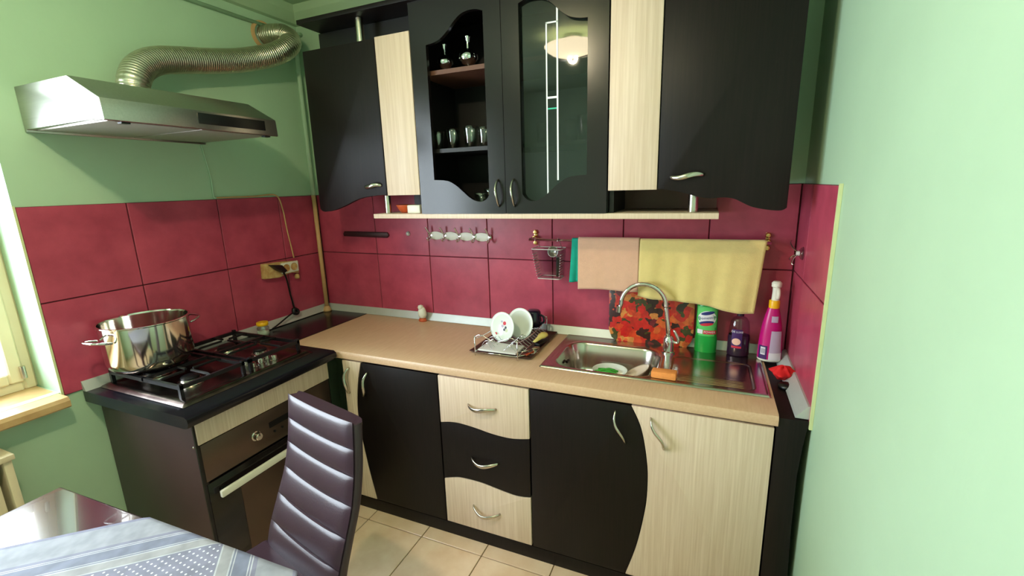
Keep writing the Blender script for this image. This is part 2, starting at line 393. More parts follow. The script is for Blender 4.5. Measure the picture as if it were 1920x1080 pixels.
# ---- window in the left wall
wm = MB()
wx0, wx1 = -.205, -.150
for a in ((WY0, WY0+.035, WZ0, WZ1), (WY1-.035, WY1, WZ0, WZ1), (WY0+.035, WY1-.035, WZ0, WZ0+.04), (WY0+.035, WY1-.035, WZ1-.04, WZ1), ((WY0+WY1)/2-.025, (WY0+WY1)/2+.025, WZ0+.04, WZ1-.04)):
    wm.box(wx0, wx1, *a, bev=.006, seg=1)
window = struct(wm.build('window_1', CREAM, origin=(-.18, (WY0+WY1)/2, WZ0), ang=30), 'cream framed window beside the stove')
yc = (WY0+WY1)/2
for a, b in ((WY0+.032, yc-.022), (yc+.022, WY1-.032)):
    sash = MB(); fw_ = .04; za, zb2 = WZ0+.037, WZ1-.037
    for q in ((a, a+fw_, za, zb2), (b-fw_, b, za, zb2), (a+fw_, b-fw_, za, za+fw_), (a+fw_, b-fw_, zb2-fw_, zb2)): sash.box(wx0+.012, wx1+.012, *q, bev=.005, seg=1)
    so = sash.build('sash', CREAM, window, ang=30)
    box('pane', PANE, so, -.182, -.178, a+fw_-.005, b-fw_+.005, za+fw_-.005, zb2-fw_+.005)
    mb = MB(); mb.lathe([(.0, 0), (.008, 0), (.008, .045), (0, .045)], (-.132, b-.004, WZ0+.05), 10); mb.build('hinge', NICKEL, so)
m = MB(); m.prism([(-.19, .775), (.066, .775), (.071, .780), (.071, .800), (.064, .812), (-.19, .820)], 'Y', WY0-.03, -1.275)
struct(m.build('trim_7', SILL), 'worn beige wooden window sill')
# door behind the camera
dm = MB(); dm.box(1.0, 1.86, YB, YB+.04, 0, 2.04, bev=.004, seg=1)
door = struct(dm.build('door_1', DOORP, ang=30))
for z0, z1 in ((.15, .95), (1.08, 1.9)):
    MB().box(1.12, 1.74, YB+.03, YB+.052, z0, z1, bev=.015, seg=2).build('door_panel', DOORP, door, ang=30)
MB().tube([(1.07, YB+.04, 1.0), (1.07, YB+.09, 1.0), (1.19, YB+.09, 1.0)], .009, 8).build('door_handle', NICKEL, door, smooth=True)

# ---- ceiling lamp (lights the cooker wall; its reflection shows in the cabinet glass)
LX, LY, LZ = 1.20, -1.73, 2.305
lamp = thing('ceiling_lamp', (LX, LY, H), 'round glass dish ceiling lamp reflected in the cabinet door', 'lamp')
MB().lathe([(0, H), (.06, H), (.06, H-.025), (.02, H-.03), (0, H-.03)], (LX, LY, 0), 24).build('ceiling_plate', CHROME, lamp, smooth=True)
MB().lathe([(0, LZ-.022), (.07, LZ-.018), (.13, LZ-.002), (.17, LZ+.022), (.185, LZ+.045), (.178, LZ+.045), (.16, LZ+.024), (.12, LZ+.006), (0, LZ-.012)], (LX, LY, 0), 40).build('glass_dish', LAMPG, lamp, smooth=True)
MB().tube([(LX-.11, LY-.03, LZ-.03), (LX, LY, LZ-.035), (LX+.11, LY+.03, LZ-.03)], .005, 8).build('crossbar', CHROME, lamp, smooth=True)
MB().lathe([(0, LZ-.05), (.010, LZ-.045), (.010, LZ-.02), (0, LZ-.02)], (LX, LY, 0), 12).build('finial', CHROME, lamp, smooth=True)
ll = bpy.data.lights.new('lamp_bulb', 'POINT'); ll.energy = 50; ll.color = (1, .85, .56); ll.shadow_soft_size = .03
lo = bpy.data.objects.new('lamp_bulb', ll); COL.objects.link(lo); lo.location = (LX, LY, LZ-.030)

# ================================================================== BASE UNITS
ZC, ZU = .790, .750                                       # worktop top and underside
YD = -.552                                                # door faces
def bar_handle(parent, p0, p1, out=(0, -1, 0), bow=.026, wob=.006, r=.0075, name='handle', m=NICKEL, sag=0):
    """flattened bow handle between two fixing points with a slight S in it"""
    p0, p1, out = Vector(p0), Vector(p1), Vector(out); d = p1-p0; side = d.normalized().cross(out)
    path = []; rs = []
    for k in range(21):
        t = k/20; b = math.sin(PI*t)**.6 if 0 < t < 1 else 0
        path.append(p0+d*t+out*(bow*b)+side*(wob*math.sin(2*PI*t)+sag*math.sin(PI*t))); rs.append(r*(.75+.55*math.sin(PI*t)))
    return MB().tube(path, rs, 8, flat=.55).build(name, m, parent, smooth=True)
def door_prism(name, m, parent, outline, y0, y1, bev=.0015):
    return MB().prism(outline, 'Y', y0, y1, bev=bev).build(name, m, parent, ang=30)

# corner unit
corner = thing('corner_base_cabinet', (.83, -.28, 0), 'base cabinet with narrow oak door and dark curved door beside the cooker', 'cabinet')
box('carcass', WENGE, corner, .62, 1.100, -.532, -.02, .06, ZU-.001)
cb = curve2([(.724, .066), (.700, .19), (.683, .298), (.668, .42), (.667, .536), (.685, .65), (.712, .746)])
d = door_prism('door', OAK, corner, [(.607, .066)]+[(x-.0015, z) for x, z in cb]+[(.607, .746)], -.533, YD)
bar_handle(d, (.645, YD, .715), (.632, YD, .592), sag=.004)
d = door_prism('door', WENGE, corner, [(1.100, .066), (1.100, .746)]+[(x+.0015, z) for x, z in cb[::-1]], -.533, YD)
bar_handle(d, (.748, YD, .707), (.716, YD, .588), sag=-.006)
# drawer unit
dr = thing('drawer_base_cabinet', (1.303, -.28, 0), 'base cabinet with three drawers, dark wavy front between two oak fronts', 'cabinet')
box('carcass', WENGE, dr, 1.104, 1.500, -.532, -.02, .06, ZU-.001)
w1 = curve2([(1.106, .536), (1.15, .545), (1.194, .548), (1.267, .541), (1.337, .530), (1.406, .526), (1.45, .530), (1.499, .540)], 4)
w2 = curve2([(1.106, .276), (1.15, .290), (1.191, .298), (1.279, .298), (1.351, .288), (1.421, .279), (1.46, .280), (1.499, .287)], 4)
up = lambda w, d: [(x, z+d) for x, z in w]
f1 = door_prism('drawer_front', OAK, dr, up(w1, .0015)+[(1.499, .746), (1.106, .746)], -.533, YD)
f2 = door_prism('drawer_front', WENGE, dr, up(w2, .0015)+up(w1, -.0015)[::-1], -.533, YD)
f3 = door_prism('drawer_front', OAK, dr, [(1.106, .066), (1.499, .066)]+up(w2, -.0015)[::-1], -.533, YD)
bar_handle(f1, (1.240, YD, .640), (1.363, YD, .640), wob=.004, sag=.004)
bar_handle(f2, (1.243, YD, .405), (1.366, YD, .407), wob=.003, sag=.014)
bar_handle(f3, (1.240, YD, .180), (1.363, YD, .172), wob=.003, sag=.020)
# sink unit
sk = thing('sink_base_cabinet', (1.90, -.28, 0), 'base cabinet under the sink with dark curved door and wide oak door', 'cabinet')
mb = MB()
for a in ((1.504, 1.520, -.532, -.02, .06, ZU-.001), (2.282, 2.298, -.532, -.02, .06, ZU-.001), (1.520, 2.282, -.532, -.02, .06, .076), (1.520, 2.282, -.030, -.02, .076, ZU-.001)): mb.box(*a)
mb.build('carcass', WENGE, sk)
cs = curve2([(1.869, .066), (1.905, .20), (1.929, .347), (1.935, .44), (1.931, .540), (1.908, .665), (1.872, .746)])
d = door_prism('door', WENGE, sk, [(1.505, .066)]+[(x-.0015, z) for x, z in cs]+[(1.505, .746)], -.533, YD)
bar_handle(d, (1.822, YD, .722), (1.858, YD, .604), sag=.006)
d = door_prism('door', OAK, sk, [(2.298, .066), (2.298, .746)]+[(x+.0015, z) for x, z in cs[::-1]], -.533, YD)
bar_handle(d, (1.938, YD, .712), (1.982, YD, .607), sag=-.006)
tag(box('plinth_board', WENGE, None, .61, 2.300, -.547, -.50, 0, .059, bev=.001), 'dark plinth board along the floor under the base cabinets', 'plinth')
m = MB(); m.prism([(2.303, 0), (2.374, 0), (2.379, .2), (2.372, .42), (2.370, .60), (2.376, .70), (2.384, .782), (2.303, .782)], 'Y', -.550, -.012, bev=.001)
tag(m.build('filler_panel', WENGE, ang=30), 'narrow dark filler panel between oak sink door and mint wall', 'panel')

# beige worktop with the sink cut-out
SX0, SX1, SY0, SY1 = 1.500, 2.298, -.436, -.032
prof = [(-.545, ZU), (-.556, ZU+.006), (-.558, ZC-.012), (-.553, ZC-.003), (-.545, ZC)]
m = MB(); e = .012
m.prism(prof+[(SY0+e, ZC), (SY0+e, ZU)], 'X', .305, 2.306)
m.box(.305, 2.306, SY1-e, -.0085, ZU, ZC); m.box(.305, SX0+e, SY0+e, SY1-e, ZU, ZC); m.box(SX1-e, 2.306, SY0+e, SY1-e, ZU, ZC)
wt = tag(m.build('worktop', WTOP, ang=40), 'long beige wood-effect worktop holding the sink', 'worktop')
# ---- sink
def sm(t): t = max(0, min(1, t)); return t*t*(3-2*t)
def rrect(x, y, cx, cy, hx, hy, r):
    qx, qy = abs(x-cx)-hx+r, abs(y-cy)-hy+r
    return math.hypot(max(qx, 0), max(qy, 0))+min(max(qx, qy), 0)-r
def sink_z(x, y):
    z = ZC+.0055
    e = min(x-SX0, SX1-x, y-SY0, SY1-y)
    z += .0022*math.exp(-((e-.006)/.004)**2) - .004*max(0, 1-e/.003)
    d = rrect(x, y, 1.735, -.262, .200, .152, .085)
    if d < .012: z -= .0016*math.exp(-((d-.006)/.004)**2)
    if d < 0: z -= .118*sm(-d/.042)+.004*min(1, -d/.15)
    d2 = rrect(x, y, 2.115, -.285, .140, .125, .03)
    if d2 < 0:
        z -= .0035*sm(-d2/.008)
        if -.400 < y < -.325 and 1.99 < x < 2.235: z += .0014*(.5+.5*math.cos((y+.325)*2*PI/.0125))*sm((x-1.99)/.02)*sm((2.235-x)/.02)
    return z
sink = thing('kitchen_sink', (1.9, -.234, ZC), 'stainless steel inset sink with draining board in the beige worktop', 'sink')
NX, NY = 230, 116
m = MB(); m.grid(lambda u, v: (SX0+(SX1-SX0)*u, SY0+(SY1-SY0)*v, sink_z(SX0+(SX1-SX0)*u, SY0+(SY1-SY0)*v)), NX, NY)
m.build('basin_and_drainer', SINKM, sink, smooth=True)
MB().lathe([(0, .675), (.02, .675), (.036, .677), (.040, .676), (.040, .672)], (1.66, -.262, 0), 24).build('drain', CHROME, sink, smooth=True)
MB().tube([(1.5605, -.262, .752), (1.5605, -.25, .752), (1.562, -.24, .752)], .006, 8).build('overflow_slot', BLACK, sink)
# ---- tap
FX, FY = 1.954, -.128
tap = thing('kitchen_tap', (FX, FY, ZC+.0055), 'chrome swan-neck kitchen tap behind the sink', 'tap')
MB().lathe([(0, 0), (.027, 0), (.027, .006), (.021, .010), (.021, .055), (.018, .066), (.013, .072), (0, .072)], (FX, FY, ZC+.0055), 24).build('body', CHROME, tap, ang=40)
pa = [(FX-.002, FY, .862), (FX-.008, FY, .93), (FX-.015, FY-.001, .985)]
for k in range(13):
    t = PI*k/12; pa.append((FX-.015-.090+.090*math.cos(t), FY-.001-.012*k/12, .985+.094*math.sin(t)))
pa += [(FX-.200, FY-.013, .975), (FX-.202, FY-.013, .962)]
MB().tube(smooth_path(pa, 3), .0095, 14).build('spout', CHROME, tap, smooth=True)
MB().tube([(FX-.2005, FY-.013, .982), (FX-.203, FY-.013, .955)], .0125, 14).build('nozzle', CHROME, tap, ang=40)
MB().tube(smooth_path([(FX+.015, FY, .846), (FX+.033, FY-.004, .842), (FX+.037, FY-.006, .858), (FX+.018, FY-.002, .895)], 4), [.006]*12+[.004], 10).build('lever', CHROME, tap, smooth=True)

# ================================================================== COOKER CORNER
SXF, SYA, SYB = .552, -1.172, -.583
st = thing('cooker_cabinet', (.28, -.875, 0), 'dark brown cabinet housing the oven along the left wall', 'cabinet')
box('side_panel', SIDEP, st, .012, .540, SYA, SYA+.018, .0, .754, bev=.0008)
box('side_panel', SIDEP, st, .012, .540, SYB-.018, SYB, .0, .754, bev=.0008)
box('back_panel', INNER, st, .012, .020, SYA+.018, SYB-.018, .0, .754)
box('edge_strip', BLACK, st, .540, .5465, SYA, SYA+.018, .0, .754)
box('edge_strip', BLACK, st, .540, .5465, SYB-.018, SYB, .0, .754)
box('fascia', OAK, st, .535, SXF, SYA+.006, SYB-.003, .664, .747, bev=.0012)
box('toe_board', INNER, st, .49, .506, SYA+.018, SYB-.018, 0, .07)
for z in (.735, .655): MB().lathe([(0, 0), (.004, 0), (.003, .0015), (0, .002)], (0, 0, 0), 10, mtx=Matrix.Translation((.53, SYA, z)) @ Matrix.Rotation(PI/2, 4, 'X')).build('screw', NICKEL, st)
# oven
ov = thing('built_in_oven', (.30, -.877, .08), 'built-in dark oven with pale bar handle below the oak fascia', 'oven')
box('housing', BLACK, ov, .06, .535, SYA+.022, SYB-.022, .08, .655)
cp = box('control_panel', OVEN, ov, .535, .550, SYA+.010, SYB-.006, .520, .660, bev=.002)
for y in (-.965, -.745):
    mm = Matrix.Translation((.550, y, .590)) @ Matrix.Rotation(PI/2, 4, 'Y')
    k = MB().lathe([(0, 0), (.019, 0), (.019, .004), (.015, .006), (.014, .022), (.012, .024), (0, .024)], (0, 0, 0), 20, mtx=mm).build('knob', NICKEL, cp, ang=40)
    box('knob_mark', BLACK, k, .5735, .5745, y-.0015, y+.0015, .593, .602)
box('display', BLACK, cp, .5495, .5515, -.905, -.805, .588, .612)
for i in range(3):
    mm = Matrix.Translation((.550, -.885+.035*i, .566)) @ Matrix.Rotation(PI/2, 4, 'Y')
    MB().lathe([(0, 0), (.005, 0), (.005, .003), (0, .003)], (0, 0, 0), 10, mtx=mm).build('button', BLACK, cp)
od = box('door', OGLASS, ov, .535, .549, SYA+.010, SYB-.006, .075, .510, bev=.002)
box('window', OVEN, od, .549, .5505, SYA+.12, SYB-.10, .13, .43)
box('handle', WHITEP, od, .572, .586, SYA+.03, SYB-.03, .455, .481, bev=.004)
for y in (SYA+.06, SYB-.06): box('handle_post', BLACK, od, .548, .573, y-.01, y+.01, .462, .474)

# black worktop round the hob, running on into the corner
ZS = .797
m = MB(); fr = [(.575, ZS-.042), (.592, ZS-.038), (.600, ZS-.024), (.598, ZS-.008), (.586, ZS)]
m.prism([(.0085, ZS-.042)]+fr+[(.0085, ZS)], 'Y', -1.212, -.572)
m.box(.0085, .304, -.572, -.0085, ZS-.042, ZS-.004)
tag(m.build('cooker_worktop', BTOP, ang=40), 'black worktop with rounded edge carrying the gas hob', 'worktop')
# hob
HX0, HX1, HY0, HY1 = .035, .520, -1.172, -.625
hob = thing('gas_hob', (.27, -.885, ZS), 'four-burner gas hob with black iron grates beside the tiled wall', 'hob')
m = MB(); m.grid(lambda u, v: (HX0+(HX1-HX0)*u, HY0+(HY1-HY0)*v, ZS+.0015+.012*sm(min(u*(HX1-HX0), (1-u)*(HX1-HX0), v*(HY1-HY0), (1-v)*(HY1-HY0))/.014) - .003*sm((min(u*(HX1-HX0), (1-u)*(HX1-HX0), v*(HY1-HY0), (1-v)*(HY1-HY0))-.03)/.02)), 60, 60)
m.build('hob_plate', HOBM, hob, smooth=True)
ZH = ZS+.0105
burn = [(.150, -1.040, .048), (.345, -1.035, .036), (.150, -.755, .040), (.335, -.735, .030)]
for x, y, r in burn:
    b = MB().lathe([(r*1.25, 0), (r*1.2, .006), (r*.95, .008), (r*.92, .017), (0, .017)], (x, y, ZH), 24).build('burner_ring', NICKEL, hob, ang=40)
    MB().lathe([(r*.85, 0), (r*.85, .006), (r*.7, .010), (0, .010)], (x, y, ZH+.017), 24).build('burner_cap', IRON, b, ang=40)
ZG = .862
for ya, yb, bs in ((-1.145, -.905, burn[:2]), (-.885, -.645, burn[2:])):
    m = MB(); xa, xb = .055, .470
    m.box(xa, xb, ya, ya+.011, ZG-.020, ZG-.006); m.box(xa, xb, yb-.011, yb, ZG-.020, ZG-.006); m.box(xa, xa+.011, ya, yb, ZG-.020, ZG-.006); m.box(xb-.011, xb, ya, yb, ZG-.020, ZG-.006)
    m.box((xa+xb)/2-.005, (xa+xb)/2+.005, ya, yb, ZG-.018, ZG-.006)
    for x, y in ((xa, ya), (xb-.012, ya), (xa, yb-.012), (xb-.012, yb-.012)): m.box(x, x+.012, y, y+.012, ZH-.002, ZG)
    g = m.build('grate', IRON, hob)
    for x, y, r in bs:
        for ex, ey in ((x, ya), (x, yb), ((xa if x < .25 else xb), y), ((xa+xb)/2, y)):
            dx, dy = x-ex, y-ey; L = math.hypot(dx, dy); ux, uy = dx/L, dy/L
            MB().tube([(ex+ux*.002, ey+uy*.002, ZG-.012), (ex+ux*.02, ey+uy*.02, ZG-.005), (x-ux*r*.45, y-uy*r*.45, ZG-.005)], .005, 6).build('grate_finger', IRON, g)
for x, y in ((.452, -.862), (.440, -.815), (.462, -.772), (.425, -.775), (.405, -.85)):
    MB().lathe([(0, 0), (.016, 0), (.016, .006), (.013, .008), (.012, .024), (.009, .027), (0, .027)], (x, y, ZH-.001), 16).build('knob', NICKEL, hob, ang=40)
# pot
px, py, pz, R = .152, -1.045, ZG-.0005, .137
pot = thing('stock_pot', (px, py, pz), 'large open stainless steel pot on the gas hob', 'pot')
MB().lathe([(0, 0), (.104, 0), (.121, .005), (.133, .020), (.137, .04), (R, .170), (.143, .174), (.143, .177), (.1355, .177), (.134, .168), (.133, .04), (.124, .016), (0, .006)], (px, py, pz), 48).build('body', POTM, pot, ang=50)
ca, sa = math.cos(-1.55), math.sin(-1.55)
for sgn in (1, -1):
    def hp(r, t, z): return (px+sgn*(r*ca-t*sa), py+sgn*(r*sa+t*ca), pz+z)
    MB().tube(smooth_path([hp(R-.003, -.045, .128), hp(R+.020, -.045, .134), hp(R+.045, -.03, .140), hp(R+.050, 0, .141), hp(R+.045, .03, .140), hp(R+.020, .045, .134), hp(R-.003, .045, .128)], 4), .0045, 8).build('side_handle', CHROME, pot, smooth=True)

# ================================================================== WALL UNITS
UF, UC = -.330, -.312
ZB1, ZL, ZTP = 1.376, 1.457, 2.095
tag(box('cornice_board', WENGE, None, .362, 2.312, -.345, -.002, 2.198, 2.216, bev=.0012), 'dark cornice board along the top of the wall cabinets', 'board')
m = MB().box(.672, 2.106, -.328, -.0085, 1.356, ZB1, bev=.0012); sb = tag(m.build('bottom_shelf_board', OAK, ang=30), 'long thin oak shelf board under the wall cabinets', 'shelf')
lc = thing('left_wall_cabinet', (.65, -.16, ZL), 'wall cabinet with dark wavy-bottomed door and oak side strip near the pipe', 'cabinet')
lc.name = 'wall_cabinet'
box('carcass', WENGE, lc, .392, .930, UC+.001, -.009, ZL+.004, ZTP)
wl = curve2([(.358, 1.402), (.372, 1.390), (.40, 1.388), (.455, 1.397), (.523, 1.418), (.575, 1.437), (.621, 1.449), (.69, 1.457), (.758, 1.459)], 4)
d = door_prism('door', WENGE, lc, wl+[(.758, ZTP-.002), (.362, ZTP-.002)], UC, UF)
bar_handle(d, (.640, UF, 1.4985), (.735, UF, 1.501), wob=.004, bow=.02)
box('oak_strip', OAK, lc, .762, .932, UF, UC, ZL, ZTP+.002, bev=.0012)
box('niche_back', INNER, lc, .352, .932, -.21, -.20, ZTP+.001, 2.197)
MB().lathe([(0, 0), (.017, 0), (.017, .101), (0, .101)], (.655, -.285, ZTP+.0005), 20).build('metal_post', NICKEL, lc, ang=40)
box('lower_niche_back', INNER, lc, .740, .932, -.10, -.09, ZB1+.001, ZL+.003)
MB().lathe([(0, 0), (.015, 0), (.015, .079), (0, .079)], (.712, -.27, ZB1+.0005), 20).build('metal_post', NICKEL, lc, ang=40)
# centre unit with the glazed doors
cc = thing('wall_cabinet', (1.333, -.16, ZB1), 'central wall cabinet with two dark doors with wavy glazed openings', 'cabinet')
m = MB()
for a in ((.935, .951, UC+.001, -.009, ZB1+.001, 2.197), (1.717, 1.733, UC+.001, -.009, ZB1+.001, 2.197), (.951, 1.717, UC+.001, -.009, ZB1+.001, ZB1+.017), (.951, 1.717, UC+.001, -.009, 2.181, 2.197), (.951, 1.717, -.018, -.009, ZB1+.017, 2.181)): m.box(*a)
m.build('carcass', INNER, cc)
box('shelf', BROWNI, cc, .9515, 1.7165, -.300, -.019, 1.928, 1.945)
box('shelf', INNER, cc, .9515, 1.7165, -.300, -.019, 1.626, 1.642)
def frame_door(x0, x1, hole, mirror):
    """door board with a wavy opening: outline ring front and back, bridged"""
    b2 = bmesh.new(); outer = [(x0, ZB1+.001), (x1, ZB1+.001), (x1, 2.196), (x0, 2.196)]
    # resample: one quad strip between the hole and matching points on the outer rectangle
    cx, cz = (x0+x1)/2, (ZB1+2.196)/2
    def proj(p):
        dx, dz = p[0]-cx, p[1]-cz; k = min(((x1-cx)/abs(dx)) if abs(dx) > 1e-9 else 1e9, ((2.196-cz)/abs(dz)) if abs(dz) > 1e-9 else 1e9)
        return (cx+dx*k, cz+dz*k)
    # insert outer corner directions into the hole polyline
    H2 = []
    n = len(hole)
    for i in range(n):
        p, q = hole[i], hole[(i+1) % n]; H2.append(p)
        for c in outer:
            # crossing of segment pq with ray centre->corner
            dx, dz = c[0]-cx, c[1]-cz; ex, ez = q[0]-p[0], q[1]-p[1]; det = dx*(-ez)+ex*dz
            if abs(det) < 1e-12: continue
            t = ((p[0]-cx)*(-ez)+ex*(p[1]-cz))/det; s_ = (dx*(p[1]-cz)-dz*(p[0]-cx))/det
            if t > 0 and .001 < s_ < .999: H2.append((p[0]+ex*s_, p[1]+ez*s_))
    O2 = [proj(p) for p in H2]; n = len(H2)
    F = {}
    for nm, y, ring in (('hf', UF, H2), ('of', UF, O2), ('hb', UC, H2), ('ob', UC, O2)): F[nm] = [b2.verts.new((p[0], y, p[1])) for p in ring]
    for i in range(n):
        j = (i+1) % n
        b2.faces.new((F['of'][i], F['of'][j], F['hf'][j], F['hf'][i])); b2.faces.new((F['ob'][i], F['hb'][i], F['hb'][j], F['ob'][j]))
        b2.faces.new((F['hf'][i], F['hf'][j], F['hb'][j], F['hb'][i])); b2.faces.new((F['of'][i], F['ob'][i], F['ob'][j], F['of'][j]))
    bmesh.ops.dissolve_degenerate(b2, dist=1e-5, edges=b2.edges[:])
    mm = MB(); mm.join(b2); return mm
def subdiv(pts, n=4):
    out = []
    for i in range(len(pts)):
        p, q = pts[i], pts[(i+1) % len(pts)]
        for k in range(n): out.append((p[0]+(q[0]-p[0])*k/n, p[1]+(q[1]-p[1])*k/n))
    return out
top = curve2([(1.008, 2.034), (1.04, 2.037), (1.075, 2.048), (1.107, 2.071), (1.136, 2.098), (1.165, 2.118), (1.197, 2.127), (1.235, 2.126), (1.262, 2.117)], 4)
bot = curve2([(1.262, 1.452), (1.248, 1.434), (1.225, 1.424), (1.198, 1.428), (1.170, 1.443), (1.140, 1.468), (1.110, 1.492), (1.07, 1.511), (1.008, 1.516)], 4)
sideL = [(1.008, 1.516+(2.034-1.516)*k/12) for k in range(1, 12)]; sideR = [(1.262, 2.117-(2.117-1.452)*k/12) for k in range(1, 12)]
holeL = top+sideR+bot+sideL
dl = frame_door(.936, 1.3325, holeL, False).build('door', GLOSSW, cc, ang=35)
holeR = [(1.333*2-x, z) for x, z in holeL]
drr = frame_door(1.3345, 1.731, holeR[::-1], True).build('door', GLOSSW, cc, ang=35)
m = MB(); m.box(1.395, 1.675, UC+.0005, UC+.0045, 1.415, 2.135)
gp = m.build('glass_pane', TINT, drr)
g0, g1 = UC-.0012, UC+.0002
for a in ((1.5005, 1.5055, 1.432, 2.045), (1.5405, 1.5465, 1.500, 2.100), (1.5005, 1.5455, 2.041, 2.046), (1.5055, 1.5405, 1.791, 1.798)): box('decal_line', DECALW, gp, a[0], a[1], g0, g1, a[2], a[3])
box('decal_line', DECALT, gp, 1.5055, 1.5405, g0, g1, 1.754, 1.759)
bar_handle(dl, (1.303, UF, 1.508), (1.305, UF, 1.405), wob=.002, bow=.03, r=.0065)
bar_handle(drr, (1.370, UF, 1.508), (1.372, UF, 1.405), wob=.002, bow=.03, r=.0065)
# right unit
rc = thing('wall_cabinet', (2.02, -.16, ZL), 'wall cabinet with oak side strip and large dark wavy-bottomed door at the right wall', 'cabinet')
box('carcass', WENGE, rc, 1.736, 2.272, UC+.001, -.009, ZL+.004, ZTP)
box('oak_strip', OAK, rc, 1.736, 1.904, UF, UC, ZL, ZTP+.002, bev=.0012)
wr = curve2([(1.908, 1.459), (1.96, 1.452), (2.006, 1.440), (2.04, 1.430), (2.074, 1.425), (2.115, 1.427), (2.146, 1.423), (2.175, 1.409), (2.205, 1.395), (2.25, 1.386), (2.285, 1.384), (2.300, 1.392)], 4)
d = door_prism('door', WENGE, rc, wr+[(2.304, ZTP-.002), (1.908, ZTP-.002)], UC, UF)
bar_handle(d, (1.946, UF, 1.497), (2.053, UF, 1.502), wob=.004, bow=.02)
box('niche_back', INNER, rc, 1.736, 2.312, -.21, -.20, ZTP+.001, 2.197)
box('lower_niche_back', BROWNI, rc, 1.736, 2.10, -.06, -.05, ZB1+.001, ZL+.003)
box('lower_divider', BLACK, rc, 1.736, 1.752, -.30, -.06, ZB1+.001, ZL+.003)
MB().lathe([(0, 0), (.017, 0), (.017, .079), (0, .079)], (2.022, -.26, ZB1+.0005), 20).build('metal_post', NICKEL, rc, ang=40)

# ================================================================== HOOD, DUCT, PIPE
hd = thing('cooker_hood', (.2, -.895, 1.70), 'stainless steel cooker hood on the green wall above the pot', 'hood')
HA, HB = -1.190, -.600
m = MB(); m.prism([(.001, 1.700), (.012, 1.700), (.012, 1.708), (.448, 1.711), (.448, 1.704), (.456, 1.706), (.453, 1.766), (.312, 1.840), (.001, 1.840)], 'Y', HA, HB, bev=.0015)
m.build('shell', STEEL, hd, ang=25)
box('control_strip', BLACK, hd, .4535, .4575, -.915, -.655, 1.722, 1.758, bev=.001)
box('filter', FILTER, hd, .03, .43, HA+.02, -.90, 1.705, 1.7095); box('filter', FILTER, hd, .03, .43, -.89, HB-.02, 1.705, 1.7095)
for y in (-1.13, -.64): box('filter_clip', BLACK, hd, .425, .445, y-.012, y+.012, 1.700, 1.706)
dk = thing('exhaust_duct', (.13, -.93, 1.84), 'corrugated aluminium duct curving from hood up to wall hole', 'duct')
path = smooth_path([(.150, -.925, 1.843), (.150, -.925, 1.862), (.147, -.917, 1.890), (.129, -.880, 1.940), (.108, -.805, 1.985), (.095, -.70, 2.012), (.090, -.58, 2.035), (.088, -.46, 2.062), (.100, -.36, 2.092), (.128, -.275, 2.125), (.150, -.215, 2.165), (.145, -.182, 2.205), (.105, -.185, 2.238), (.055, -.205, 2.243), (.004, -.215, 2.240)], 30)
rs = [.049+.0016*math.sin(i*PI/2.0) for i in range(len(path))]
# even ripple: resample to equal steps
L = [0]
for a, b in zip(path, path[1:]): L.append(L[-1]+(b-a).length)
N = 420; pp = []; j = 0
for i in range(N+1):
    s_ = L[-1]*i/N
    while j < len(L)-2 and L[j+1] < s_: j += 1
    t = (s_-L[j])/max(1e-9, L[j+1]-L[j]); pp.append(path[j].lerp(path[j+1], t))
rs = [(.049 - .008*sm((i/N-.75)/.25)) + .0013*math.sin(i*PI/2) for i in range(N+1)]
MB().tube(pp, rs, 28, caps=False).build('flexible_tube', ALU, dk, smooth=True)
MB().lathe([(.055, 0), (.066, 0), (.064, .008), (.052, .010), (.049, .002)], (0, 0, 0), 28, mtx=Matrix.Translation((.001, -.215, 2.240)) @ Matrix.Rotation(PI/2, 4, 'Y')).build('wall_collar', PIPEB, dk, ang=40)
MB().lathe([(.051, 0), (.056, 0), (.055, .006), (.050, .012)], (.150, -.925, 1.8405), 28).build('outlet_collar', STEEL, dk, smooth=True)
gp_ = thing('corner_gas_pipe', (.034, -.052, .79), 'thin painted gas pipe running up the corner beside the wall cabinet', 'pipe')
MB().tube([(.034, -.052, .800), (.034, -.052, 1.462)], .0115, 12).build('beige_section', PIPEB, gp_, smooth=True)
MB().tube([(.034, -.052, 1.462), (.034, -.050, 2.26), (.034, -.040, 2.285), (.030, -.0015, 2.292)], .0115, 12).build('green_section', GREEN, gp_, smooth=True)
MB().lathe([(.012, 0), (.026, 0), (.022, .012), (.0125, .030), (.0118, .030)], (.034, -.052, .794), 16).build('floor_collar', PIPEB, gp_, smooth=True)

# ================================================================== ON THE TILES
# socket, supply cable, plug and cord
so = thing('wall_socket', (.008, -.33, 1.05), 'worn cream double socket with peeling plaster on tiles above the jar', 'socket')
m = MB(); m.prism([(-.430, 1.058), (-.345, 1.050), (-.262, 1.062), (-.218, 1.052), (-.212, 1.118), (-.30, 1.128), (-.425, 1.134)], 'X', .0082, .036, bev=.004); m.build('housing', PEELP, so, ang=30)
box('cover', WHITEP, so, .036, .042, -.330, -.222, 1.066, 1.122, bev=.002)
for y in (-.300, -.252): MB().lathe([(.018, 0), (.020, 0), (.020, .004), (.017, .001), (0, .0005)], (0, 0, 0), 18, mtx=Matrix.Translation((.042, y, 1.094)) @ Matrix.Rotation(PI/2, 4, 'Y')).build('outlet', PEELP, so, ang=40)
MB().lathe([(0, 0), (.012, .002), (.014, .012), (.010, .025), (0, .03)], (.022, -.222, 1.020), 12).build('cable_clip', PEELP, so, smooth=True)
pg = thing('appliance_cord', (.05, -.36, 1.09), 'black plug in the socket with cord dropping to the worktop', 'cord')
m = MB(); m.prism([(-.405, 1.128), (-.345, 1.118), (-.318, 1.085), (-.335, 1.075), (-.375, 1.100)], 'X', .0365, .072, bev=.004); m.build('plug', BLACK, pg, ang=30)
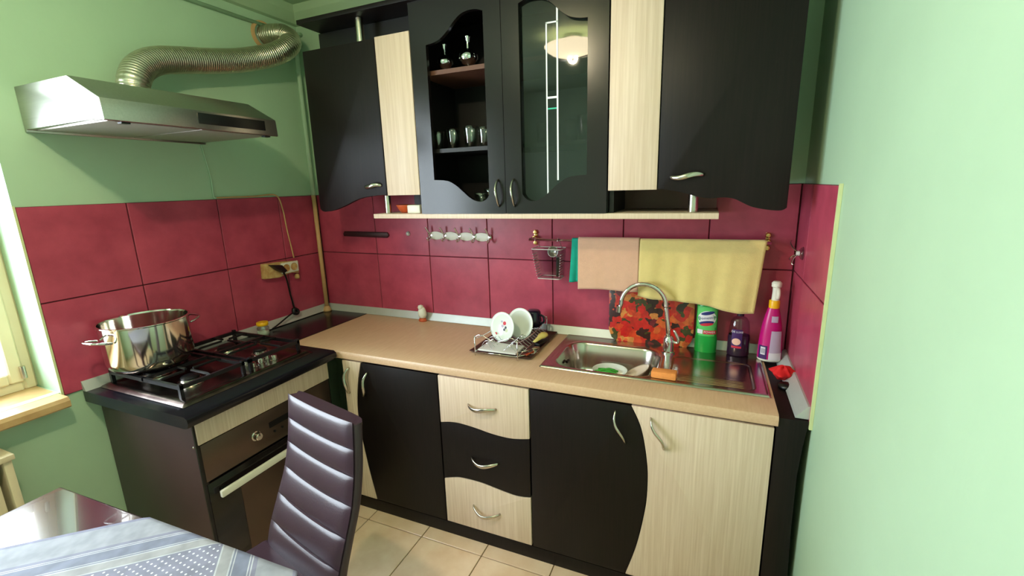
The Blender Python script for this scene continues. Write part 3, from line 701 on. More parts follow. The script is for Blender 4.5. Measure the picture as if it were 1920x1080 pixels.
MB().tube(smooth_path([(.055, -.335, 1.085), (.050, -.315, 1.04), (.040, -.298, .96), (.036, -.285, .90), (.036, -.280, .868)], 5), .0045, 8).build('cord', BLACK, pg, smooth=True)
m = MB().tube(smooth_path([(.036, -.283, .865), (.036, -.264, .855), (.038, -.262, .842), (.040, -.275, .838), (.038, -.290, .848), (.036, -.283, .868)], 4), .010, 8); m.build('cord_bundle', BLACK, pg, smooth=True)
MB().tube(smooth_path([(.040, -.285, .850), (.042, -.33, .838), (.045, -.40, .812), (.05, -.44, .8025)], 5), .004, 8).build('cord_tail', BLACK, pg, smooth=True)
cbl = thing('supply_cable', (.004, -.6, 1.46), 'thin cable from hood along the tile edge down to socket', 'cable')
MB().tube(smooth_path([(.004, -.617, 1.698), (.004, -.606, 1.62), (.004, -.598, 1.55), (.005, -.600, 1.475), (.0055, -.59, 1.4685)], 6), .0035, 8).build('painted_section', GREEN, cbl, smooth=True)
MB().tube(smooth_path([(.0055, -.59, 1.4685), (.0055, -.56, 1.4685), (.0055, -.40, 1.4685), (.006, -.275, 1.470), (.0115, -.248, 1.40), (.0115, -.238, 1.29), (.0115, -.226, 1.20), (.013, -.219, 1.135)], 6), .0035, 8).build('beige_section', PIPEB, cbl, smooth=True)

# five-hook rail
hr = thing('hook_rail', (.925, -.008, 1.23), 'white and chrome rail of five double hooks above the worktop', 'hook rail')
zz = 1.246
m = MB()
out = []
for k in range(5): 
    xk = .752+.0875*k
    out += [(xk, .011), (xk+.020, .018 if k < 4 else .011), (xk+.0437, .021), (xk+.0675, .018)] if k < 4 else [(xk-.002, .013), (xk+.006, .010)]
pts = [(x, zz-.0045*(x-.752)/.35+h) for x, h in out]; ptsb = [(x, zz-.0045*(x-.752)/.35-h) for x, h in out]
m.prism(curve2(pts, 3)+curve2(ptsb[::-1], 3), 'Y', -.0085, -.0155, bev=.0015); m.build('back_plate', WHITEP, hr, ang=40)
for k in range(5):
    x = .766+.0845*k; z = zz-.0045*(x-.752)/.35
    h = MB().lathe([(0, 0), (.0085, 0), (.0085, .003), (0, .004)], (0, 0, 0), 14, mtx=Matrix.Translation((x, -.0155, z)) @ Matrix.Rotation(PI/2, 4, 'X')).build('hook_base', CHROME, hr, ang=40)
    MB().tube(smooth_path([(x, -.017, z+.004), (x-.004, -.028, z+.016), (x-.010, -.038, z+.036), (x-.013, -.042, z+.044)], 4), [.0045]*12+[.0060], 8).build('upper_hook', CHROME, h, smooth=True)
    MB().tube(smooth_path([(x, -.017, z-.004), (x, -.030, z-.020), (x, -.044, z-.023), (x+.001, -.050, z-.008)], 4), [.0045]*12+[.0062], 8).build('lower_hook', CHROME, h, smooth=True)
tag(MB().lathe([(0, .012), (.006, .011), (.011, .006), (.013, 0), (0, 0)], (0, 0, 0), 18, mtx=Matrix.Translation((.621, -.0082, 1.252)) @ Matrix.Rotation(PI/2, 4, 'X')).build('wall_button', CLEARP, smooth=True), 'small round white knob on tiles left of hook rail', 'knob')
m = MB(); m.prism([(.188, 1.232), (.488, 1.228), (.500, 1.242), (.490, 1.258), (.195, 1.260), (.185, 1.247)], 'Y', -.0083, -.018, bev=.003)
tag(m.build('dark_strip', DARKBAR, ang=40), 'dark flat strip on tiles under the left wall cabinet', 'strip')  # flat dark maroon bar set against the back tiles

# towel rail
RY, RZ = -.086, 1.243
rl = thing('towel_rail', (1.81, -.008, 1.24), 'metal towel rail with brass brackets on tiles above the sink', 'rail')
MB().tube([(1.334, RY, RZ), (2.294, RY, RZ+.006)], .0065, 10).build('bar', CHROME, rl, smooth=True)
for x in (1.338, 2.289):
    b = MB().tube([(x, -.0085, RZ+.003), (x, RY, RZ+.003)], .0055, 10).build('bracket_arm', NICKEL, rl, smooth=True)
    for dz in (-.021, .003, .027): MB().lathe([(0, .014), (.008, .013), (.011, .007), (.011, 0), (0, 0)], (0, 0, 0), 14, mtx=Matrix.Translation((x, -.0085-.012*(dz == .003), RZ+dz)) @ Matrix.Rotation(PI/2, 4, 'X')).build('screw_cap', BRASS, b, ang=50)
    box('bracket_plate', BRASS, b, x-.008, x+.008, -.0115, -.0083, RZ-.032, RZ+.038, bev=.001)
def drape(name, m, x0, x1, zf, zb, label, r=.0075, amp=.004, freq=55, lean=0, ph=0, th=.0035, xr=None, nu=44):
    """cloth folded over the bar: zf(t) is the hem height of the front flap; xr shifts x with depth"""
    mb = MB(); nv = 40
    def P(u, v):
        x = x0+(x1-x0)*u; zt = RZ+.0062*(x-1.328)/.968
        if v < .30:
            t = 1-v/.30; z = zt+(zb-zt)*t; y = RY+r-.001*t
        elif v < .45:
            a = PI*(v-.30)/.15; y = RY+r*math.cos(a); z = zt+r*math.sin(a)
        else:
            t = (v-.45)/.55; z = zt+(zf(u)-zt)*t; y = RY-r-lean*t-amp*t**.7*(math.sin(freq*x+ph)+.5*math.sin(freq*2.3*x+1+ph+t))
            if xr: x += xr(u, t)
        if v < .30 and xr: x += xr(u, t)
        return (x, y, z)
    mb.grid(P, nu, nv); o = mb.build(name, m, smooth=True)
    md = o.modifiers.new('thickness', 'SOLIDIFY'); md.thickness = th; md.offset = 1
    return tag(o, label, 'towel')
drape('hand_towel', TEALT, 1.536, 1.564, lambda u: 1.060+.004*u, 1.12, 'teal towel edge hanging left of the pink towel', amp=.005, freq=120, r=.0082, xr=lambda u, t: -.012*(1-u)*t, nu=16)
drape('hand_towel', PINKT, 1.5645, 1.8205, lambda u: 1.033+.005*u+.003*math.sin(5*u), 1.05, 'pink terry towel folded over the rail above the sink', amp=.0012, freq=40, r=.012)
drape('hand_towel', YELT, 1.8215, 2.279, lambda u: (1.020-.006*sm(u/.15)-.034*sm((u-.1)/.85)-.005*math.sin(9*u)), 1.035, 'wide yellow terry towel hanging over the rail beside the spray bottle', amp=.0045, freq=38, r=.009, lean=.004, xr=lambda u, t: -.022*u*u*t)
# clear cutlery basket on the rail
cb_ = thing('cutlery_basket', (1.42, -.085, 1.07), 'clear plastic cutlery basket hanging at the left end of towel rail', 'basket')
def bsk(z): k = (z-1.070)/.150; return (1.350+.028*(1-k), 1.494-.012*(1-k), -.118+.010*(1-k), -.028)
m = MB()
def ring(z, ins=0):
    a, b, c, d = bsk(z); a += ins; b -= ins; c += ins; d -= ins; r = .012; pts = []
    for cx_, cy_, a0 in ((b-r, d-r, 0), (a+r, d-r, PI/2), (a+r, c+r, PI), (b-r, c+r, 1.5*PI)):
        for k in range(5): t = a0+PI/2*k/4; pts.append((cx_+r*math.cos(t), cy_+r*math.sin(t), z))
    return pts
R1 = [[m.bm.verts.new(p) for p in ring(z)] for z in (1.070, 1.11, 1.15, 1.19, 1.205)]
for A, B in zip(R1, R1[1:]):
    for k in range(20): m.bm.faces.new((A[k], A[(k+1) % 20], B[(k+1) % 20], B[k]))
m.bm.faces.new(R1[0][::-1]); m.build('tub', CLEARPL, cb_, smooth=True)
for z in (1.072, 1.205): MB().tube(ring(z), .002, 6, closed=True).build('rim', CLEARP, cb_, smooth=True)
for i in range(9):
    for x in (bsk(1.085+.012*i)[0]+.002, bsk(1.085+.012*i)[1]-.002):
        z = 1.085+.012*i; MB().tube([(x, -.112, z), (x, -.06, z)], .0018, 6).build('rib', CLEARP, cb_)
for x in (1.365, 1.47): MB().tube(smooth_path([(x, -.03, 1.205), (x, -.062, 1.235), (x, -.078, 1.2545), (x, -.092, 1.250), (x, -.096, 1.238)], 3), .002, 6).build('hanger', CHROME, cb_, smooth=True)
ld = thing('ladle', (1.455, -.075, 1.085), 'dark handled ladle standing in the clear cutlery basket', 'ladle')
MB().tube([(1.462, -.070, 1.080), (1.466, -.078, 1.165)], .011, 10, flat=.6).build('handle', BLACK, ld, smooth=True)
MB().lathe([(0, .0), (.014, .003), (.022, .012), (.025, .024), (.0225, .024), (.019, .012), (0, .004)], (0, 0, 0), 18, mtx=Matrix.Translation((1.452, -.082, 1.192)) @ Matrix.Rotation(PI/2.2, 4, 'X')).build('bowl', STEEL, ld, smooth=True)
MB().tube([(1.465, -.077, 1.160), (1.456, -.080, 1.182)], .004, 8).build('neck', STEEL, ld, smooth=True)

# clear hook on the right wall
rh = thing('wall_hook', (W-.01, -.15, 1.22), 'clear plastic and wire hook on the right-hand maroon tiles', 'hook')
m = MB(); m.lathe([(0, .010), (.012, .012), (.020, .007), (.024, 0), (0, 0)], (0, 0, 0), 14, mtx=Matrix.Translation((W-.0083, -.160, 1.225)) @ Matrix.Rotation(-PI/2, 4, 'Y')); m.build('suction_cup', CLEARPL, rh, smooth=True)
for k, (dy, dz) in enumerate(((.030, .022), (-.012, -.022), (.022, -.018))):
    MB().tube(smooth_path([(W-.016, -.160, 1.225), (W-.034, -.160+dy*.7, 1.225+dz*.6), (W-.042, -.160+dy*1.6, 1.225+dz*1.4), (W-.038, -.160+dy*2.0, 1.225+dz*1.7)], 4), .0025, 8).build('wire_arm', CHROME, rh, smooth=True)
MB().lathe([(0, .012), (.007, .010), (.009, .004), (.008, 0), (0, 0)], (0, 0, 0), 12, mtx=Matrix.Translation((W-.018, -.160, 1.225)) @ Matrix.Rotation(-PI/2, 4, 'Y')).build('nut', CLEARP, rh, ang=40)

# ================================================================== ON THE WORKTOP
# printed board leaning on the tiles
bo = thing('chopping_board', (1.865, -.04, ZC), 'vegetable-printed chopping board leaning on tiles behind the tap', 'chopping board')
ol = curve2([(1.735, 0), (1.99, 0), (2.025, .012), (2.043, .05), (2.045, .12), (2.043, .2), (2.035, .255), (1.99, .275), (1.74, .275), (1.696, .255), (1.686, .21), (1.688, .19), (1.690, .10), (1.692, .055), (1.705, .018)], 3)
m = MB(); m.prism(ol, 'Y', -.0035, .0035, bev=.001)
tilt = Matrix.Translation((0, -.0445, ZC+.0006)) @ Matrix.Rotation(-.118, 4, 'X')
for v in m.bm.verts: v.co = tilt @ v.co
m.build('board', PRINT, bo, ang=40)
# green bleach bottle with lettering
def wrap(bm, cx_, cy_, cz_, a, b, lift=.0004):
    """bend flat lettering (xy plane) onto the front of an elliptic bottle"""
    for v in bm.verts:
        x, z, d = v.co.x, v.co.y, v.co.z
        t = max(-.98, min(.98, x/a)); y = -b*math.sqrt(1-t*t)
        v.co = Vector((cx_+x, cy_+y-lift-(d+.0004)*.6, cz_+z))
    return bm
def disc(rx, rz, n=28, cx_=0, cz_=0, rot=0, th=.0003):
    b2 = bmesh.new(); c, s = math.cos(rot), math.sin(rot); rings = []
    for f in (1, .66, .33):
        rings.append([b2.verts.new((cx_+f*(rx*math.cos(t)*c-rz*math.sin(t)*s), cz_+f*(rx*math.cos(t)*s+rz*math.sin(t)*c), th)) for t in [2*PI*k/n for k in range(n)]])
    for A, B in zip(rings, rings[1:]):
        for k in range(n): b2.faces.new((A[k], A[(k+1) % n], B[(k+1) % n], B[k]))
    ctr = b2.verts.new((cx_, cz_, th))
    for k in range(n): b2.faces.new((rings[-1][k], rings[-1][(k+1) % n], ctr))
    return b2
def quad(x0, x1, z0, z1, n=10, th=.0003):
    b2 = bmesh.new(); A = [b2.verts.new((x0+(x1-x0)*k/n, z0, th)) for k in range(n+1)]; B = [b2.verts.new((x0+(x1-x0)*k/n, z1, th)) for k in range(n+1)]
    for k in range(n): b2.faces.new((A[k], A[k+1], B[k+1], B[k]))
    return b2
def stick(name, b2, m, parent, *a, lift=.0004): mm = MB(); mm.join(wrap(b2, *a, lift=lift)); return mm.build(name, m, parent)
gx, gy = 2.0935, -.0590
gb = thing('bleach_bottle', (gx, gy, ZC), 'green bleach bottle standing beside the printed board under the towel', 'bottle')
SY_ = .60
MB().lathe([(0, 0), (.038, 0), (.042, .005), (.0425, .065), (.0405, .072), (.0400, .198), (.037, .208), (.024, .217), (.012, .220), (0, .220)], (gx, gy, ZC+.0005), 36, sy=SY_).build('body', GRBOT, gb, ang=50)
MB().lathe([(0, 0), (.012, 0), (.011, .012), (.008, .015), (0, .015)], (gx, gy, ZC+.2208), 18).build('cap', WHITEP, gb, ang=40)
GA, GB_ = .0400, .0400*SY_
lb = stick('label_back', quad(-.036, .036, .076, .198), INKG, gb, gx, gy, ZC, GA, GB_, lift=.0003)
stick('label_oval', disc(.034, .031, cz_=.150, rot=.25), LABW, lb, gx, gy, ZC, GA, GB_, lift=.0007)
stick('label_swoosh', disc(.026, .007, cz_=.172, cx_=.002, rot=.22), INKB, lb, gx, gy, ZC, GA, GB_, lift=.0010)
stick('label_swoosh', disc(.028, .009, cz_=.131, cx_=-.001, rot=.16), INKB, lb, gx, gy, ZC, GA, GB_, lift=.0010)
stick('label_swoosh', disc(.025, .006, cz_=.125, cx_=.000, rot=.16), INKR, lb, gx, gy, ZC, GA, GB_, lift=.0013)
tb = text_mesh('Domestos', .0165); bmesh.ops.rotate(tb, verts=tb.verts[:], cent=(0, 0, 0), matrix=Matrix.Rotation(.16, 3, 'Z')); bmesh.ops.translate(tb, verts=tb.verts[:], vec=(0, .152, 0))
stick('lettering', tb, INKB, lb, gx, gy, ZC, GA, GB_, lift=.0012)
stick('label_band', quad(-.012, .037, .084, .100), INKR, lb, gx, gy, ZC, GA, GB_, lift=.0007)
stick('label_band', quad(-.034, -.014, .084, .102), LABW, lb, gx, gy, ZC, GA, GB_, lift=.0007)
tb = text_mesh('POWER', .0125); bmesh.ops.translate(tb, verts=tb.verts[:], vec=(.012, .092, 0)); stick('lettering', tb, LABW, lb, gx, gy, ZC, GA, GB_, lift=.0010)
# purple soap bottle
sx_, sy_ = 2.214, -.066
sp_ = thing('soap_bottle', (sx_, sy_, ZC), 'dark purple liquid soap bottle between the bleach and the spray bottle', 'bottle')
MB().lathe([(0, 0), (.036, 0), (.040, .004), (.040, .075), (.0385, .085)], (sx_, sy_, ZC+.0058), 32, sy=.72).build('liquid_part', PURPLE, sp_, smooth=True)
MB().lathe([(.0385, .085), (.037, .115), (.033, .140), (.024, .155), (.014, .161), (0, .162)], (sx_, sy_, ZC+.0058), 32, sy=.72).build('clear_shoulder', CLEARPL, sp_, smooth=True)
MB().lathe([(0, 0), (.013, 0), (.013, .014), (0, .015)], (sx_, sy_, ZC+.1685), 16).build('cap', PURPLE, sp_, ang=40)
SA, SB = .0385, .0385*.72
lb = stick('label', quad(-.027, .010, .040, .118), INKD, sp_, sx_, sy_, ZC, .0405, .0405*.72, lift=.0006)
stick('label_photo', disc(.0155, .014, cx_=-.010, cz_=.068), SKINP, lb, sx_, sy_, ZC, .0405, .0405*.72, lift=.0010)
stick('label_band', quad(-.026, .009, .042, .050), INKR, lb, sx_, sy_, ZC, .0405, .0405*.72, lift=.0010)
tb = text_mesh('DE LUXE', .0105); bmesh.ops.translate(tb, verts=tb.verts[:], vec=(-.008, .108, 0)); stick('lettering', tb, LABW, lb, sx_, sy_, ZC, .0405, .0405*.72, lift=.0010)
# magenta spray bottle
vx, vy = 2.322, -.090
vb = thing('spray_bottle', (vx, vy, ZC), 'magenta spray cleaner bottle with white trigger in the corner by right wall', 'bottle')
zb_ = ZC+.0062
MB().lathe([(0, 0), (.036, 0), (.041, .004), (.0415, .010)], (vx, vy, zb_), 32, sy=.72).build('base', WHITEP, vb, smooth=True)
MB().lathe([(.0415, .010), (.0410, .06), (.0385, .10), (.033, .145), (.026, .180), (.020, .205), (.0165, .214), (0, .214)], (vx, vy, zb_), 32, sy=.72).build('body', MAGENTA, vb, ang=60)
MB().lathe([(0, 0), (.0185, 0), (.0185, .026), (.0165, .030), (0, .030)], (vx+.001, vy, zb_+.210), 20).build('yellow_collar', YELP, vb, ang=40)
m = MB(); m.lathe([(0, 0), (.014, 0), (.0125, .03), (.013, .048), (.0175, .052), (.0175, .066), (.012, .072), (0, .073)], (vx+.003, vy, zb_+.240), 16); m.build('trigger_head', WHITEP, vb, ang=40)
MB().tube(smooth_path([(vx+.004, vy-.012, zb_+.292), (vx+.006, vy-.034, zb_+.286), (vx+.006, vy-.044, zb_+.270), (vx+.005, vy-.040, zb_+.254)], 4), .0042, 8, flat=1.6).build('trigger', WHITEP, vb, smooth=True)
b2 = quad(-.006, .037, .014, .125, 12)
for v in b2.verts:
    k = max(0, (v.co.y-.06)/.065); v.co.x -= .006*k*k*(1 if v.co.x > .01 else -.5)
lb = stick('label', b2, LABV, vb, vx, vy, zb_, .0415, .0415*.72, lift=.0009)
stick('label_foot', quad(-.006, .037, .010, .038), LABW, lb, vx, vy, zb_, .0415, .0415*.72, lift=.0013)
stick('label_small', quad(-.033, -.018, .028, .058), LABW, lb, vx, vy, zb_, .0415, .0415*.72, lift=.0009)
for k in range(5): stick('print_line', quad(-.031+.0026*k, -.0298+.0026*k, .033, .053, 2), INKD, lb, vx, vy, zb_, .0415, .0415*.72, lift=.0014)
stick('label_dark', quad(-.038, -.012, .010, .064), INKD, lb, vx, vy, zb_, .0415, .0415*.72, lift=.0005)
stick('label_upper', quad(-.006, .016, .158, .182), LABV, lb, vx, vy, zb_, .0300, .0300*.72, lift=.0045)
# sponge on the front rim of the sink
sg = MB().box(-.043, .043, -.022, .022, 0, .026, bev=.005)
for v in sg.bm.verts: v.co.z += .002*math.sin(v.co.x*70)*(v.co.z > .01); v.co = Matrix.Translation((1.962, -.392, ZC+.0062)) @ Matrix.Rotation(-.05, 4, 'Z') @ v.co
tag(sg.build('sponge', ORANGE, ang=40), 'orange sponge lying on the steel sink by front edge', 'sponge')
# dishes in the sink
d1 = thing('soup_plate', (1.735, -.225, .676), 'white plate with green decoration lying in the sink bowl', 'plate')
MB().lathe([(0, .038), (.040, .038), (.050, .038), (.056, .041), (.066, .047), (.070, .052), (.072, .052), (.068, .044), (.050, .020), (.035, .014), (0, .014)], (1.735, -.225, .676), 32).build('dish', PORC, d1, smooth=True)
for k in range(9):
    a = random.uniform(-.3, .3); x = 1.725+random.uniform(-.025, .025); y = -.225+random.uniform(-.022, .022); L_ = random.uniform(.02, .035)
    MB().tube([(x-L_*math.cos(a), y-L_*math.sin(a), .718), (x, y, .724), (x+L_*math.cos(a), y+L_*math.sin(a), .719)], .0045, 6).build('green_stalk', GREENV, d1, smooth=True)
mt = Matrix.Translation((1.846, -.200, .712)) @ Matrix.Rotation(-.5, 4, 'Y') 
d2 = MB().lathe([(0, .004), (.030, .004), (.052, .014), (.058, .016), (.053, .010), (.030, -.002), (0, -.002)], (0, 0, 0), 28, mtx=mt)
tag(d2.build('saucer', mat('pinkish_porcelain', (230, 206, 190), .2, noise=.04, nscale=10), smooth=True), 'pale pinkish saucer leaning behind the white plate in sink', 'saucer')
# red rag and black stopper at the right end
rg = MB()
def rag(u, v):
    a = 2*PI*u; ph = PI*v; r = .036*(1+.28*math.sin(3*a+1)*math.sin(ph)+.18*math.sin(7*a+4*v)+.12*math.sin(5*v*PI))
    return (2.350+r*math.sin(ph)*math.cos(a)*.98, -.262+r*math.sin(ph)*math.sin(a)*.85, ZC+.026-.022*math.cos(ph)*(1+.25*math.sin(4*a)))
rg.grid(rag, 36, 20, closed_u=True)
tag(rg.build('crumpled_rag', REDC, smooth=True), 'crumpled red rag at the right end of the worktop', 'rag')
m = MB().lathe([(0, 0), (.026, 0), (.028, .006), (.024, .014), (.012, .018), (0, .019)], (2.356, -.318, ZC-.0065), 20)
tag(m.build('sink_stopper', BLACK, smooth=True), 'black rubber stopper in front of the crumpled red rag', 'stopper')
# little bird figurine
bd = thing('bird_figurine', (.700, -.048, ZC), 'small white bird figurine on orange base by the tiles', 'figurine')
MB().lathe([(0, 0), (.022, 0), (.024, .006), (.018, .016), (0, .018)], (.700, -.048, ZC+.0003), 18, sy=.7).build('base', TERRA, bd, smooth=True)
MB().lathe([(0, .014), (.018, .020), (.025, .036), (.024, .052), (.019, .066), (.014, .076), (0, .080)], (.700, -.048, ZC), 20, sy=.75).build('body', WHITEP, bd, smooth=True)
MB().lathe([(0, 0), (.012, .004), (.016, .014), (.013, .024), (0, .029)], (.694, -.050, ZC+.062), 18).build('head', WHITEP, bd, smooth=True)
MB().tube([(.682, -.054, ZC+.076), (.672, -.058, ZC+.073)], [.004, .001], 8).build('beak', TERRA, bd)
# jar
jr = thing('spice_jar', (.105, -.535, ZS), 'small glass jar with yellow lid behind the hob', 'jar')
jx, jy = .100, -.530
MB().lathe([(0, .002), (.026, .002), (.028, .006), (.028, .046), (.022, .054), (.022, .058), (.020, .058), (.020, .053), (.026, .045), (.026, .006), (0, .005)], (jx, jy, ZS-.002), 24).build('glass', CLEAR, jr, smooth=True)
MB().lathe([(0, .006), (.0255, .006), (.0255, .030), (0, .031)], (jx, jy, ZS-.002), 20).build('contents', WHITEP, jr, smooth=True)
MB().lathe([(0, 0), (.026, 0), (.027, .002), (.027, .013), (.025, .016), (0, .016)], (jx, jy, ZS+.0565), 24).build('lid', YELP, jr, ang=40)

# ---- dish rack on its brown tray
TX0, TX1, TY0, TY1 = 1.168, 1.448, -.392, -.034
tr = MB()
def tray(u, v):
    x = TX0+(TX1-TX0)*u; y = TY0+(TY1-TY0)*v; e = min(x-TX0, TX1-x, y-TY0, TY1-y); c = rrect(x, y, (TX0+TX1)/2, (TY0+TY1)/2, (TX1-TX0)/2, (TY1-TY0)/2, .03)
    return (x-(.006*max(0, c)*10), y, ZC+.0016+.010*sm(1-e/.014))
tr.grid(tray, 40, 50); to = tr.build('drip_tray', BRTRAY, smooth=True); md = to.modifiers.new('thickness', 'SOLIDIFY'); md.thickness = .002; md.offset = 1
tag(to, 'dark brown tray on the worktop under the dish rack', 'tray')
rk = thing('dish_rack', (1.305, -.22, ZC), 'chrome wire dish rack standing on a brown tray left of sink', 'dish rack')
rx0, rx1, ry0, ry1, rz = 1.205, 1.398, -.408, -.042, ZC+.0175
def wire(name, pts, r=.0018, sm_=0, parent=None): return MB().tube(smooth_path(pts, sm_) if sm_ else pts, r, 6).build(name, CHROME, parent or rk, smooth=True)
fr_ = wire('base_frame', [(rx0, ry0, rz), (rx1, ry0, rz), (rx1, ry1, rz), (rx0, ry1, rz), (rx0, ry0, rz)], .0024)
for x, y in ((rx0, ry0), (rx1, ry0), (rx0, ry1), (rx1, ry1)):
    wire('leg', [(x, y, ZC+(.0005 if y < -.4 else .0125)), (x, y, ZC+.086)], .0026)
for y in (ry0, ry1):
    wire('end_hoop', [(rx0, y, ZC+.080), (rx0+.03, y, ZC+.094), ((rx0+rx1)/2, y, ZC+.070 if y == ry0 else ZC+.098), (rx1-.03, y, ZC+.094), (rx1, y, ZC+.080)], .0022, 4)
for x in (rx0, rx1): wire('side_rail', [(x, ry0, ZC+.075), (x, -.30, ZC+.062), (x, -.15, ZC+.062), (x, ry1, ZC+.080)], .0020, 4)
for k in range(13):
    y = ry0+(ry1-ry0)*(k+1)/14
    wire('plate_hoop', [(rx0, y, rz), (rx0+.02, y, rz+.010+(.02 if k % 2 else 0)), (rx0+.045, y, rz+.034), (rx0+.07, y, rz+.010), (rx0+.12, y, rz+.010), (rx0+.145, y, rz+.034), (rx1-.02, y, rz+.012), (rx1, y, rz)], .0014, 3)
tag(MB().box(1.214, 1.388, -.402, -.300, ZC+.0205, ZC+.029, bev=.004).build('plastic_box_lid', CLEARP, ang=40), 'flat grey-white plastic lid on the front of dish rack', 'lid')
def plate(cx_, cy_, cz_, r, tx, rz_, label, deco):
    mt = Matrix.Translation((cx_, cy_, cz_)) @ Matrix.Rotation(rz_, 4, 'Z') @ Matrix.Rotation(tx, 4, 'X')
    pl_ = thing('dinner_plate', (cx_, cy_, cz_-r*.95), label, 'plate')
    MB().lathe([(0, 0), (r*.60, 0), (r*.66, .002), (r*.82, .010), (r, .013), (r, .0155), (r*.82, .0125), (r*.62, .004), (0, .003)], (0, 0, 0), 40, mtx=mt).build('dish', PORC, pl_, smooth=True)
    for (x, y, s, mm) in deco:
        MB().lathe([(0, .0006), (s, .0004), (s, 0), (0, 0)], (x, y, .0035+(.006 if math.hypot(x, y) > r*.66 else 0)), 10, mtx=mt).build('flower_print', mm, pl_)
    return pl_
FR = [(.004, .016, .009, INKR), (.012, -.002, .006, BLACK), (-.012, .022, .005, LABV), (.018, -.014, .008, mat('pale_leaf', (200, 205, 170), .4, noise=.1, nscale=20)), (-.034, -.036, .007, INKR), (.006, -.012, .006, NAVY), (-.006, .002, .007, LABV)]
plate(1.268, -.246, ZC+.084, .066, PI/2-.22, -.25, 'white plate with red flower print at the front of dish rack', FR)
plate(1.330, -.190, ZC+.088, .070, PI/2-.25, -.25, 'plain white plate standing behind the flowered one in rack', [])
mg = thing('coffee_mug', (1.352, -.098, rz), 'navy blue mug upside down at the back of the dish rack', 'mug')
mx_, my_, mz_ = 1.352, -.092, ZC+.052
MB().lathe([(.036, 0), (.038, 0), (.036, .03), (.032, .066), (.027, .074), (0, .075), (0, .070), (.024, .068), (.030, .06), (.034, .03)], (mx_, my_, mz_), 28).build('body', NAVY, mg, smooth=True)
MB().tube(smooth_path([(mx_+.031, my_-.008, mz_+.058), (mx_+.052, my_-.016, mz_+.052), (mx_+.056, my_-.018, mz_+.030), (mx_+.036, my_-.010, mz_+.014)], 4), .005, 8).build('handle', NAVY, mg, smooth=True)
br_ = thing('dish_brush', (1.43, -.20, ZC), 'yellow handled brush with dark bristles on the brown tray', 'brush')
MB().lathe([(0, 0), (.008, .002), (.010, .02), (.013, .045), (.021, .065), (.021, .085), (.013, .096), (0, .098)], (0, 0, 0), 14, sy=.55, mtx=Matrix.Translation((1.411, -.250, ZC+.030)) @ Matrix.Rotation(-.20, 4, 'Z') @ Matrix.Rotation(-PI/2+.12, 4, 'X')).build('handle', YELFOOD, br_, smooth=True)
bb_ = MB()
bb_.box(-.012, .016, -.045, .045, 0, .016, bev=.004)
for v in bb_.bm.verts: v.co = Matrix.Translation((1.427, -.196, ZC+.0045)) @ Matrix.Rotation(-.2, 4, 'Z') @ v.co
bb_.build('bristles', BLACK, br_, ang=40)
for k, (x, y, a, mm) in enumerate(((1.408, -.335, 1.2, REDC), (1.420, -.350, .9, NICKEL), (1.430, -.325, 1.35, TERRA), (1.417, -.312, 1.05, NICKEL))):
    t = Matrix.Translation((x, y, ZC+.006+.0035*k)) @ Matrix.Rotation(a, 4, 'Z')
    c = thing('teaspoon', (x, y, ZC), ['red handled spoon on the brown tray beside dish rack', 'steel spoon lying nearest the sink corner on brown tray', 'orange-brown handled spoon on the brown tray', 'steel spoon just below the yellow brush on tray'][k], 'spoon')
    mb = MB(); mb.tube([t @ Vector((-.045, 0, 0)), t @ Vector((.015, 0, 0))], .0036, 8, flat=.6); mb.build('handle', mm, c, smooth=True)
    mb = MB(); mb.lathe([(0, 0), (.012, .002), (.015, .006), (.0135, .006), (0, .0025)], (0, 0, 0), 14, sx=1.3, sy=.8, mtx=t @ Matrix.Translation((.030, 0, -.003))); mb.build('bowl', NICKEL, c, smooth=True)

# ================================================================== IN THE WALL CABINETS
def goblet(x, y, z, s, label, grp=None):
    g = thing('metal_vase', (x, y, z), label, 'vase')
    MB().lathe([(0, 0), (.016*s, 0), (.016*s, .004*s), (.006*s, .008*s), (.005*s, .016*s), (.022*s, .020*s), (.036*s, .038*s), (.035*s, .054*s), (.020*s, .067*s), (.009*s, .073*s)], (x, y, z), 24).build('belly', CHROME, g, smooth=True)
    MB().lathe([(.009*s, .073*s), (.007*s, .090*s), (.009*s, .104*s), (.013*s, .113*s), (.014*s, .117*s), (.012*s, .116*s), (0, .104*s)], (x, y, z), 24).build('neck', CHROME, g, smooth=True)
goblet(1.035, -.235, 1.9455, .95, 'small silver vase at the left on the upper cabinet shelf')
goblet(1.145, -.235, 1.9455, 1.08, 'larger silver vase in the middle of the upper cabinet shelf')
goblet(1.255, -.215, 1.9455, 1.0, 'silver vase half hidden by the right edge of upper opening')
gl0 = MB().lathe([(0, .002), (.021, .0), (.023, .003), (.029, .070), (.030, .082), (.0285, .082), (.0275, .070), (.021, .008), (0, .008)], (0, 0, 0), 20).build('tumbler', CLEAR, smooth=True, origin=(0, 0, 0))
spots = [(.988, -.245, .9, 'leftmost clear tumbler on the middle cabinet shelf'), (1.056, -.235, 1.0, 'second clear tumbler from the left on middle cabinet shelf'), (1.140, -.235, 1.08, 'third and tallest clear tumbler on middle cabinet shelf'), (1.212, -.250, .95, 'fourth clear tumbler from the left on middle cabinet shelf'),
         (1.100, -.165, .95, 'clear tumbler in the second row of the middle cabinet shelf'), (1.46, -.24, .9, 'clear tumbler left of the white lines behind dark glass'), (1.575, -.24, .95, 'clear tumbler right of the white lines behind dark glass'), (1.630, -.245, 1.1, 'tallest clear tumbler at the right behind dark glass')]
for i, (x, y, s, lab) in enumerate(spots):
    g = gl0 if i == 0 else gl0.copy()
    if i: COL.objects.link(g)
    g.location = (x, y, 1.6425); g.scale = (s, s, s); tag(g, lab, 'glass', 'tumblers in the wall cabinet')
